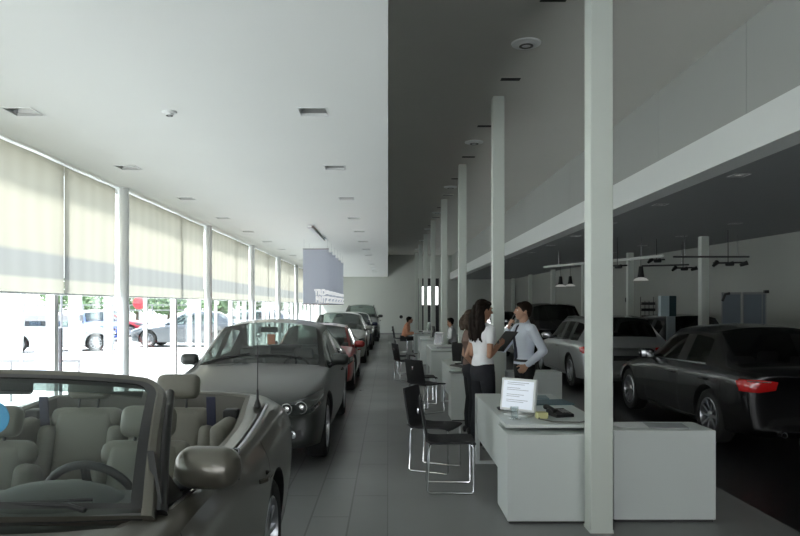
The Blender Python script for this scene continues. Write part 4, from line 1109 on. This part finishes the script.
# ------------------------------------------------------------------ things on the desks
def monitor(x, y, z, rz, label, mbody, mscreen, w=.36, h=.29, lines=True, tilt=-.16):
    t = thing('desktop_monitor', label, 'monitor', (x, y, z), rz)
    T = Matrix.Rotation(tilt, 4, 'X')
    b = MB(); b.rbox((0, 0, 0), (w, .035, h), .010, T); o = b.build('casing', mbody, t, True, loc=(0, 0, .035 + h / 2))
    b = MB(); b.box(-w / 2 + .022, w / 2 - .022, -.0195, -.0165, -h / 2 + .022, h / 2 - .022, T); sc_ = b.build('screen', mscreen, o)
    if lines:
        b = MB()
        for i, q in enumerate((.10, .085, .055, .04, .0, -.015, -.045, -.06)):
            b.box(-w * .32, w * (.30 - .12 * (i % 3)), -.0205, -.0196, q - .002, q + .002, T)
        b.build('text_lines', mat('screen_grey_text', (.30, .32, .36), .6), sc_)
    b = MB(); b.tube([(0, .03, .01), (0, .035, .10), (0, .02, .16)], [.03, .022, .02], 10); b.build('stand', mbody, t, True)
    b = MB(); b.rbox((0, .02, .008), (.22, .17, .016), .007); b.build('base', mbody, t, True)
    return t
M_wplast = mat('white_monitor_plastic', (.66, .68, .68), .4)
M_scrw = mat('lit_document_screen', (.6, .63, .68), .35, emit=(.8, .88, 1), estr=.30)
M_scrd = mat('dark_screen', (.01, .01, .012), .15)
monitor(1.10, 5.80, .73, R(-42), 'white desktop monitor showing a document on the nearest desk', M_wplast, M_scrw, .335, .275)
monitor(1.20, 10.95, .73, R(150), 'black monitor on the desk behind the standing woman', M_black, M_scrd, .40, .30, False)
monitor(1.15, 15.5, .73, R(-60), 'pale monitor on the third desk', M_wplast, M_scrd, .36, .30, False)
monitor(1.45, 24.9, .73, R(-80), 'pale monitor facing the man in the orange shirt', M_wplast, M_scrd, .38, .30, False)
monitor(1.35, 20.3, .73, R(95), 'dark monitor on the fourth desk', M_black, M_scrd, .38, .30, False)
def flat(name, label, cat, x, y, z, rz, d, m, r=.002):
    b = MB(); b.rbox((0, 0, d[2] / 2), d, r, None, 2); o = b.build(name, m, None, False, loc=(x, y, z)); o.rotation_euler = (0, 0, rz); tag(o, label, cat); return o
M_folder = mat('blue_grey_folder', (.10, .17, .20), .5)
flat('desk_folder', 'large blue-grey folder lying on the nearest desk', 'folder', 1.50, 6.55, .73, R(6), (.44, .32, .012), M_folder)
flat('desk_folder', 'pale blue folder lying at the far edge of the nearest desk', 'folder', 1.42, 6.93, .73, R(-4), (.36, .24, .010), mat('pale_blue_folder', (.22, .30, .33), .5))
flat('note_block', 'small yellow block of notes beside the white monitor', 'note pad', 1.26, 5.66, .73, R(4), (.085, .085, .05), mat('yellow_paper', (.62, .60, .30), .7), .003)
t = thing('desk_telephone', 'black desk telephone right of the yellow notes', 'telephone', (1.44, 5.78, .73), R(15))
b = MB(); b.prism([(-.09, 0), (.09, 0), (.09, .05), (-.09, .025)], 'x', -.08, .08); b.build('base', M_black, t)
b = MB(); b.tube([(-.085, -.07, .05), (-.09, -.05, .065), (-.09, .06, .08), (-.085, .09, .065)], [.022, .014, .014, .022], 10); b.build('handset', M_black, t, True)
b = MB()
for i in range(3):
    for j in range(4): b.rbox((.0 + i * .025, -.05 + j * .022, .040 + j * .003), (.016, .013, .008), .002, None, 1)
b.build('keypad', mat('grey_keys', (.3, .3, .3), .5), t)
b = MB(); b.tube([(1.30, 5.86, .738), (1.22, 5.58, .738), (1.30, 5.44, .738), (1.50, 5.41, .738), (1.64, 5.50, .738), (1.68, 5.70, .738)], .005, 6)
o = b.build('desk_cable', mat('grey_cable', (.12, .12, .11), .6), None, True); tag(o, 'thin grey cable looping along the near edge of the nearest desk', 'cable')
t = thing('drinking_glass', 'clear glass object standing in front of the white monitor', 'glass', (1.03, 5.62, .73))
b = MB(); b.lathe([(.0001, .002), (.028, .002), (.034, .10), (.031, .10), (.026, .008), (.0001, .008)], 20); b.build('glass_body', glass('tumbler_glass', (.85, .88, .88), 2.5), t, True)
b = MB(); b.lathe([(.0001, .0), (.05, .0), (.055, .006), (.0001, .008)], 20); b.build('coaster', M_chrome, t, True)
b = MB(); b.rbox((0, 0, .012), (.06, .10, .022), .011, None, 3); o = b.build('computer_mouse', M_black, None, True, loc=(1.00, 6.12, .73)); tag(o, 'black computer mouse left of the white monitor', 'mouse')
flat('paper_sheet', 'white sheets of paper on the cabinet right of the big column', 'paper', 1.95, 5.50, .70, R(12), (.30, .21, .003), mat('paper_white', (.72, .73, .74), .7), .001)
flat('brochure', 'grey open brochure on the cabinet right of the big column', 'brochure', 2.20, 5.47, .70, R(-8), (.30, .21, .006), mat('brochure_grey', (.32, .33, .35), .5), .001)
def keyboard(x, y, rz, label):
    t = thing('computer_keyboard', label, 'keyboard', (x, y, .73), rz)
    b = MB(); b.rbox((0, 0, .009), (.40, .14, .018), .004, None, 2); b.build('case', M_black, t)
    b = MB()
    for i in range(14):
        for j in range(4): b.box(-.185 + i * .0265, -.163 + i * .0265, -.055 + j * .029, -.032 + j * .029, .018, .023)
    b.build('keys', mat('dark_keys', (.03, .03, .03), .5), t)
keyboard(1.08, 10.45, R(-70), 'black keyboard at the near end of the desk behind the standing woman')
flat('desk_folder', 'dark leaflet beside the keyboard on the desk behind the woman', 'folder', 1.35, 10.55, .73, R(10), (.22, .3, .01), M_black)
keyboard(1.17, 24.65, R(90), 'dark keyboard in front of the man in the orange shirt')
flat('desk_folder', 'grey papers on the third desk from the camera', 'folder', 1.3, 15.1, .73, R(20), (.4, .3, .02), mat('brochure_grey', (.32, .33, .35), .5))
b = MB(); b.lathe([(.0001, 0), (.035, 0), (.036, .18), (.014, .22), (.014, .25), (.0001, .25)], 16); o = b.build('water_bottle', mat('teal_bottle', (.10, .25, .26), .2, coat=.5), None, True, loc=(1.62, 15.0, .73)); tag(o, 'teal bottle standing on the third desk', 'bottle')

# ------------------------------------------------------------------ people
def remesh(b, vox, sm=4):
    me = bpy.data.meshes.new('flesh'); me.from_pydata([tuple(v) for v in b.v], [], b.f)
    bm = bmesh.new(); bm.from_mesh(me); bmesh.ops.recalc_face_normals(bm, faces=bm.faces); bm.to_mesh(me); bm.free()
    out = evaluated(me, [('REMESH', dict(mode='VOXEL', voxel_size=vox, use_smooth_shade=True)), ('SMOOTH', dict(factor=.5, iterations=sm))])
    for p in out.polygons: p.use_smooth = True
    return out
def cap(b, p0, r0, p1, r1, n=14):
    p0, p1 = V(*p0), V(*p1); d = (p1 - p0); L = d.length; d.normalize()
    pts, rs = [], []
    for a in (-88, -60, -30, 0): pts.append(tuple(p0 + d * r0 * math.sin(R(a)))); rs.append(max(r0 * math.cos(R(a)), .0008))
    for a in (0, 30, 60, 88): pts.append(tuple(p1 + d * r1 * math.sin(R(a)))); rs.append(max(r1 * math.cos(R(a)), .0008))
    b.tube(pts, rs, n)
def chain(b, ps, rs, n=14):
    for i in range(len(ps) - 1): cap(b, ps[i], rs[i], ps[i + 1], rs[i + 1], n)
def loft(b, rings_, n=24, power=2.3):
    """rings: (centre, half width x, half depth y, rotation about x)"""
    rows = []
    for c, rx, ry, ax in rings_:
        Mx = Matrix.Rotation(ax, 3, 'X'); row = []
        for k in range(n):
            a = 2 * PI * k / n; ca, sa = math.cos(a), math.sin(a)
            u = math.copysign(abs(ca) ** (2 / power), ca) * rx; w_ = math.copysign(abs(sa) ** (2 / power), sa) * ry
            row.append(V(*c) + Mx @ V(u, w_, 0))
        rows.append(row)
    vs = [v for r_ in rows for v in r_]; fs = []
    for i in range(len(rows) - 1):
        for k in range(n): fs.append((i * n + k, i * n + (k + 1) % n, (i + 1) * n + (k + 1) % n, (i + 1) * n + k))
    fs += [tuple(range(n))[::-1], tuple((len(rows) - 1) * n + k for k in range(n))]
    b.add(vs, fs)
def hand(b, w, d, nrm, side, curl=.35, s=1.0):
    """w wrist, d pointing direction, nrm palm normal, side +1/-1 thumb side along d x nrm"""
    w, d, nrm = V(*w), V(*d).normalized(), V(*nrm); nrm = (nrm - d * nrm.dot(d)).normalized(); sd = d.cross(nrm) * side
    offs = (.034, .012, -.011, -.033); lens = (.072, .080, .074, .058)
    for o_, l in zip(offs, lens):
        kn = w + d * (.088 - abs(o_) * .25) * s + sd * o_ * s
        cap(b, tuple(w + sd * o_ * .5 * s + d * .012), .016 * s, tuple(kn), .0125 * s, 10)
        p = kn; a = curl * .6
        for j, f in enumerate((.46, .30, .24)):
            q = p + (d * math.cos(a) + nrm * math.sin(a)) * l * f * s
            cap(b, tuple(p), (.0095 - .001 * j) * s, tuple(q), (.0085 - .001 * j) * s, 10); p = q; a += curl * 1.3
    cap(b, tuple(w + d * .045 * s), .017 * s, tuple(w + d * .05 * s + nrm * .004), .016 * s, 10)
    p = w + d * .022 * s + sd * .020 * s
    for j, (l, ang) in enumerate(((.042, .85), (.034, .5), (.026, .3))):
        q = p + (d * math.cos(ang) + sd * math.sin(ang) + nrm * .25 * curl).normalized() * l * s
        cap(b, tuple(p), (.013 - .0015 * j) * s, tuple(q), (.0115 - .0015 * j) * s, 10); p = q
def make_person(label, loc, rz, s, P):
    fem = P.get('female', False); sit = P.get('sit', False); lean = P.get('lean', 0.0)
    hz = .49 if sit else .93
    def tp(x, y, z):      # torso point: z above the hip, leaned forward
        c, q = math.cos(lean), math.sin(lean)
        return (x, y * c - (z - hz) * q, hz + (z - hz) * c + y * q)
    dz = hz - .93
    T = lambda x, y, z: tp(x, y, z + dz)
    shw = .165 if fem else .19
    hipx = .085
    headc = V(*T(0, -.02, 1.625)); neck = V(*T(0, .005, 1.47))
    hy = Matrix.Rotation(P.get('head_yaw', 0), 3, 'Z') @ Matrix.Rotation(P.get('head_pitch', 0), 3, 'X')
    def hp(x, y, z): return tuple(headc + hy @ V(x, y, z))
    b = MB()
    # head
    def hs(c, r): 
        M_ = hy.to_4x4(); b.sphere(hp(*c), r, 20, M_)
    hs((0, .018, .028), (.074, .092, .092)); hs((0, -.018, -.01), (.064, .078, .085)); hs((0, -.045, -.075), (.040, .038, .036)); hs((0, -.02, -.05), (.056, .06, .055))
    cap(b, hp(0, -.092, .022), .009, hp(0, -.112, -.022), .013); cap(b, hp(-.012, -.095, -.028), .009, hp(.012, -.095, -.028), .009)
    cap(b, hp(-.016, -.086, -.058), .008, hp(.016, -.086, -.058), .008); cap(b, hp(-.026, -.082, .034), .011, hp(.026, -.082, .034), .011)
    for sg in (1, -1): hs((sg * .076, .012, .0), (.012, .02, .032)); hs((sg * .036, -.062, -.02), (.022, .02, .022))
    cap(b, tuple(neck - V(0, -.0, .04)), .056 if fem else .062, hp(0, .015, -.05), .052 if fem else .058)
    # torso
    w1 = .82 if fem else 1.0
    tor = [(T(0, .0, .90), .155, .105, lean), (T(0, .0, .98), .15 * (1.05 if fem else 1), .105, lean), (T(0, -.0, 1.08), .13 * w1 ** .6, .092, lean), (T(0, -.005, 1.20), .145 * w1 ** .5, .105, lean),
           (T(0, -.01, 1.30), .165 * w1 ** .5, .118 + (.012 if fem else 0), lean), (T(0, .0, 1.39), .165 * w1 ** .5, .10, lean), (T(0, .005, 1.44), .12, .08, lean), (T(0, .005, 1.475), .07, .06, lean)]
    loft(b, tor)
    J = {}
    for sg, k in ((1, 'L'), (-1, 'R')):
        sh = T(sg * shw, .005, 1.405); el = V(*P['elbow' + k]) + V(0, 0, dz); wr_ = V(*P['wrist' + k]) + V(0, 0, dz)
        if lean: el = V(*tp(el.x, el.y, el.z)); wr_ = V(*tp(wr_.x, wr_.y, wr_.z))
        J[k] = (V(*sh), el, wr_)
        g = .88 if fem else 1.0
        chain(b, [T(sg * .09, .005, 1.42), sh, tuple(V(*sh).lerp(el, .5)), tuple(el), tuple(el.lerp(wr_, .35)), tuple(wr_)], [.045 * g, .050 * g, .043 * g, .036 * g, .037 * g, .025 * g])
        hd = P['hand' + k]; hand(b, tuple(wr_), hd[0], hd[1], hd[2], hd[3])
        if sit: hipp, kn, an = (sg * hipx, 0, hz), (sg * .12, -.43, .50), (sg * .12, -.40, .09)
        else:
            st = P.get('stance', (0, 0)); yv = st[0] if sg > 0 else st[1]
            hipp, kn, an = (sg * hipx, 0, .90), (sg * (hipx + .01), yv * .55 - .015, .50), (sg * (hipx + .015), yv + .02, .09)
        J['leg' + k] = (hipp, kn, an)
        chain(b, [hipp, tuple(V(*hipp).lerp(V(*kn), .5)), kn, tuple(V(*kn).lerp(V(*an), .35)), an], [.082, .068, .052, .048, .035])
        cap(b, (an[0], an[1] + .01, .05), .03, (an[0] + sg * .01, an[1] - .13, .035), .026)
    body = mesh_obj('person', remesh(b, .0065, 3), mat(P['skin'][0], P['skin'][1], .5, noise=.04, nscale=20))
    body.location = loc; body.rotation_euler = (0, 0, rz); body.scale = (s, s, s); tag(body, label, 'person')
    # face
    for sg in (1, -1):
        e = MB(); e.sphere(hp(sg * .031, -.083, .010), (.012, .008, .008), 12); e.build('eye', mat('eye_white', (.7, .7, .68), .2), body, True)
        e = MB(); e.sphere(hp(sg * .031, -.0895, .010), (.005, .004, .005), 10); e.build('iris', mat('iris_dark', (.02, .012, .008), .2), body, True)
        e = MB(); e.tube([hp(sg * .014, -.094, .030), hp(sg * .032, -.092, .036), hp(sg * .050, -.080, .030)], [.0035, .0045, .002], 6); e.build('eyebrow', P['hair_mat'], body, True)
    e = MB(); e.tube([hp(-.020, -.088, -.056), hp(0, -.096, -.054), hp(.020, -.088, -.056)], [.002, .0055, .002], 8); e.build('lips', mat('lip_skin', (.35, .12, .10), .5), body, True)
    # hair
    h = MB(); M4 = hy.to_4x4()
    h.sphere(hp(0, .030, .042), (.086, .098, .092), 24, M4)
    h.sphere(hp(0, -.035, .082), (.062, .050, .034), 18, M4)
    for sg in (1, -1): h.sphere(hp(sg * .066, .015, .03), (.022, .048, .05), 14, M4)
    h.sphere(hp(0, .07, -.02), (.062, .045, .06), 16, M4)
    if fem:
        rnd = random.Random(3)
        for i in range(17):
            a = -1.25 + 2.5 * i / 16; x = math.sin(a) * .088; y = .02 + math.cos(a) * .09
            ln = P.get('hair_len', .34) * (1 - .10 * rnd.random()); pts = []; 
            for j in range(8):
                f = j / 7; q = V(*hp(x * (1 + .15 * f), y, .05)); 
                pts.append((q.x * (1 + .25 * f) + .014 * math.sin(f * 9 + i), q.y + .014 * math.sin(f * 7 + i * 1.7) + .05 * min(1, f * 2), q.z - ln * f))
            h.tube(pts, [.022, .026, .028, .028, .027, .025, .020, .008], 10)
    mesh_obj('hair', remesh(h, .007, 2), P['hair_mat'], body)
    # shirt
    c = MB(); k = 1.0; ex = .014
    tor2 = [(T(0, 0, P.get('hem', .95)), .168 * (1.0 if not fem else .98), .118, lean), (T(0, 0, 1.02), .156 if not fem else .146, .112, lean), (T(0, -.0, 1.10), .150 if not fem else .122, .110 if not fem else .094, lean), (T(0, -.005, 1.20), .168 if not fem else .134, .125 if not fem else .108, lean),
            (T(0, -.01, 1.30), .182 * w1 ** .5, .130 + (.014 if fem else 0), lean), (T(0, .0, 1.39), .176 * w1 ** .5, .112, lean), (T(0, .005, 1.445), .13, .09, lean), (T(0, .006, 1.475), .078, .072, lean)]
    loft(c, tor2)
    for sg, kk in ((1, 'L'), (-1, 'R')):
        sh, el, wr_ = J[kk]; g = .92 if fem else 1.08
        if P.get('sleeve', 'long') == 'long':
            chain(c, [T(sg * .09, .005, 1.415), tuple(sh), tuple(sh.lerp(el, .5)), tuple(el), tuple(el.lerp(wr_, .4)), tuple(el.lerp(wr_, .93))], [.055 * g, .060 * g, .055 * g, .050 * g, .048 * g, .036 * g])
        elif P.get('sleeve') == 'short':
            chain(c, [T(sg * .09, .005, 1.415), tuple(sh), tuple(sh.lerp(el, .45))], [.052 * g, .060 * g, .056 * g])
        else: chain(c, [T(sg * .09, .005, 1.40), T(sg * .13, .005, 1.40)], [.05 * g, .045 * g])
    if not fem: cap(c, T(0, .005, 1.46), .064, T(0, .012, 1.485), .064)
    mesh_obj('shirt', remesh(c, .0075, 3), P['shirt'], body)
    if not fem and P.get('tie'):
        z0 = 1.455; rows = []
        for z_, w_ in ((1.46, .016), (1.44, .024), (1.42, .018), (1.30, .030), (1.15, .040), (1.04, .045), (1.00, .002)):
            yb = {1.46: -.070, 1.44: -.092, 1.42: -.108, 1.30: -.150, 1.15: -.128, 1.04: -.124, 1.00: -.124}[z_]
            rows.append([T(-w_, yb + .004, z_), T(0, yb - .006, z_), T(w_, yb + .004, z_)])
        e = MB(); e.grid(rows); e.build('necktie', P['tie'], body, True, solid=.006)
    # trousers
    c = MB()
    if sit: loft(c, [((0, .0, .40), .16, .125, 0), ((0, 0, .50), .172, .13, 0), ((0, -.0, .60), .155, .118, 0)])
    else: loft(c, [((0, .0, .80), .165, .105, 0), ((0, .005, .88), .172, .122, 0), ((0, 0, .97), .160, .115, 0), ((0, 0, 1.00), .152, .110, 0)])
    for kk in 'LR':
        hipp, kn, an = J['leg' + kk]
        chain(c, [hipp, tuple(V(*hipp).lerp(V(*kn), .5)), kn, (an[0], an[1] + .0, .26), (an[0], an[1] - .01, .10)], [.096, .084, .066, .056, .056])
    mesh_obj('trousers', remesh(c, .008, 3), P['trousers'], body)
    if not fem:
        e = MB(); z_ = hz + .06; loft(e, [(T(0, 0, .985), .163, .117, lean), (T(0, 0, 1.015), .161, .116, lean)]); e.build('belt', M_black, body, True)
    for kk in 'LR':
        an = J['leg' + kk][2]; e = MB(); e.rbox((an[0], an[1] - .05, .045), (.085, .26, .085), .038, None, 4); e.box(an[0] - .035, an[0] + .035, an[1] + .02, an[1] + .07, 0, .03); e.build('shoe', M_black, body, True)
    return body
hair_dark = mat('dark_brown_hair', (.010, .006, .004), .75, noise=.3, nscale=60, spec=.15)
hair_brown = mat('light_brown_hair', (.05, .028, .015), .7, noise=.3, nscale=60)
M_shirtw = mat('white_blouse_cloth', (.80, .80, .82), .8, noise=.03, nscale=12, bump=.3)
M_shirtb = mat('pale_blue_shirt_cloth', (.72, .77, .86), .8, noise=.03, nscale=12, bump=.3)
M_trous = mat('dark_navy_trousers', (.010, .011, .016), .8, noise=.1, nscale=20)
skin_a = ('tan_skin', (.42, .22, .14)); skin_b = ('fair_skin', (.50, .29, .20))
woman = make_person('woman with long dark hair in white short-sleeved blouse, holding a black folder', (1.10, 8.02, 0), R(118), .985, dict(
    female=True, skin=skin_a, hair_mat=hair_dark, shirt=M_shirtw, trousers=M_trous, sleeve='short', hem=.90, hair_len=.44, head_yaw=-.1, head_pitch=.12,
    elbowR=(-.22, .06, 1.10), wristR=(-.10, -.155, 1.20), handR=((.35, -.8, .35), (.2, .3, 1), -1, .55),
    elbowL=(.20, .02, 1.10), wristL=(.09, -.20, 1.17), handL=((-.4, -.8, .3), (-.2, .2, 1), 1, .5), stance=(.02, -.04)))
t = thing('black_folder', 'open black folder held by the woman in the white blouse', 'folder', (0, 0, 0))
fw = Matrix.Rotation(R(118), 3, 'Z'); pz = fw @ V(-.015, -.305, 1.235); t.location = (1.10 + pz.x, 8.02 + pz.y, pz.z); t.rotation_euler = (R(44), 0, R(118))
t.rotation_mode = 'XYZ'
b = MB(); b.rbox((0, 0, 0), (.24, .012, .31), .004, None, 2); b.build('cover', M_black, t)
b = MB(); b.box(-.105, .105, -.010, -.007, -.14, .14); b.build('paper', mat('paper_white', (.72, .73, .74), .7), t)
make_person('man in pale blue shirt and dark tie, hand raised to his chin', (1.70, 8.62, 0), R(-74), .975, dict(
    skin=skin_b, hair_mat=mat('black_brown_hair', (.014, .007, .004), .75, noise=.3, nscale=60, spec=.15), shirt=M_shirtb, trousers=mat('black_trousers', (.008, .008, .009), .8), tie=mat('navy_tie', (.015, .018, .04), .6), head_yaw=-.12, head_pitch=-.05,
    elbowR=(-.185, -.20, 1.14), wristR=(-.075, -.185, 1.405), handR=((.45, .12, 1), (.3, 1, 0), 1, .75),
    elbowL=(.27, .13, 1.13), wristL=(.185, -.055, .95), handL=((-.35, -.45, -.6), (-.8, .3, 0), -1, .4), stance=(-.05, .05)))
make_person('woman with light brown hair, mostly hidden behind the woman holding the folder', (1.085, 9.0, 0), R(100), .915, dict(
    female=True, skin=skin_b, hair_mat=hair_brown, shirt=mat('taupe_top_cloth', (.16, .10, .08), .8), trousers=M_trous, sleeve='none', hem=.92, hair_len=.22, head_yaw=.0,
    elbowR=(-.20, .13, 1.10), wristR=(-.15, -.04, .93), handR=((.2, -.7, -.5), (1, 0, 0), 1, .4),
    elbowL=(.20, .05, 1.10), wristL=(.10, -.16, 1.02), handL=((-.4, -.8, 0), (0, 0, -1), 1, .4)))
make_person('man in orange shirt sitting at the farthest desk, typing', (.55, 24.6, 0), R(86), 1.0, dict(
    skin=skin_a, hair_mat=hair_dark, shirt=mat('orange_shirt_cloth', (.70, .33, .20), .8, bump=.2), trousers=M_black, sit=True, lean=.30, head_pitch=-.1,
    elbowR=(-.21, -.10, 1.15), wristR=(-.12, -.38, 1.26), handR=((.1, -1, -.2), (0, 0, -1), -1, .4),
    elbowL=(.21, -.10, 1.15), wristL=(.12, -.38, 1.26), handL=((-.1, -1, -.2), (0, 0, -1), 1, .4)))
make_person('person in white shirt seated far back, between two columns', (1.92, 20.3, 0), R(-95), 1.0, dict(
    skin=skin_a, hair_mat=hair_dark, shirt=mat('white_shirt_cloth', (.72, .72, .72), .8, bump=.2), trousers=M_black, sit=True, lean=.12,
    elbowR=(-.21, -.05, 1.15), wristR=(-.12, -.28, 1.20), handR=((.1, -1, -.2), (0, 0, -1), -1, .4),
    elbowL=(.21, -.05, 1.15), wristL=(.12, -.28, 1.20), handL=((-.1, -1, -.2), (0, 0, -1), 1, .4)))
chair(2.02, 20.3, -95, 'black chair under the far seated person in white')
# ------------------------------------------------------------------ light
w = bpy.data.worlds.new('sky'); bpy.context.scene.world = w; w.use_nodes = True
nt = w.node_tree; bg = nt.nodes['Background']
tc = nt.nodes.new('ShaderNodeTexCoord'); sp = nt.nodes.new('ShaderNodeSeparateXYZ'); rp = nt.nodes.new('ShaderNodeValToRGB')
rp.color_ramp.elements[0].position = .48; rp.color_ramp.elements[0].color = (1, .99, .97, 1)
rp.color_ramp.elements[1].position = .9; rp.color_ramp.elements[1].color = (.62, .78, 1, 1)
mr = nt.nodes.new('ShaderNodeMapRange'); mr.inputs['From Min'].default_value = -1
nt.links.new(tc.outputs['Generated'], sp.inputs[0]); nt.links.new(sp.outputs['Z'], mr.inputs['Value']); nt.links.new(mr.outputs[0], rp.inputs[0]); nt.links.new(rp.outputs[0], bg.inputs['Color'])
bg.inputs['Strength'].default_value = 3.9
s = bpy.data.lights.new('sun', 'SUN'); s.energy = 15; s.angle = .16; s.color = (1, .97, .92)
so = bpy.data.objects.new('sun', s); COL.objects.link(so)
d = V(.62, .30, -1.0); so.rotation_euler = d.to_track_quat('-Z', 'Y').to_euler()
sc = bpy.context.scene
sc.view_settings.view_transform = 'Standard'; sc.view_settings.look = 'None'; sc.view_settings.exposure = 0.2
sc.cycles.use_denoising = True; sc.cycles.sample_clamp_indirect = 6; sc.cycles.diffuse_bounces = 5; sc.cycles.max_bounces = 12; sc.cycles.transparent_max_bounces = 16
sc.cycles.caustics_reflective = False; sc.cycles.caustics_refractive = False
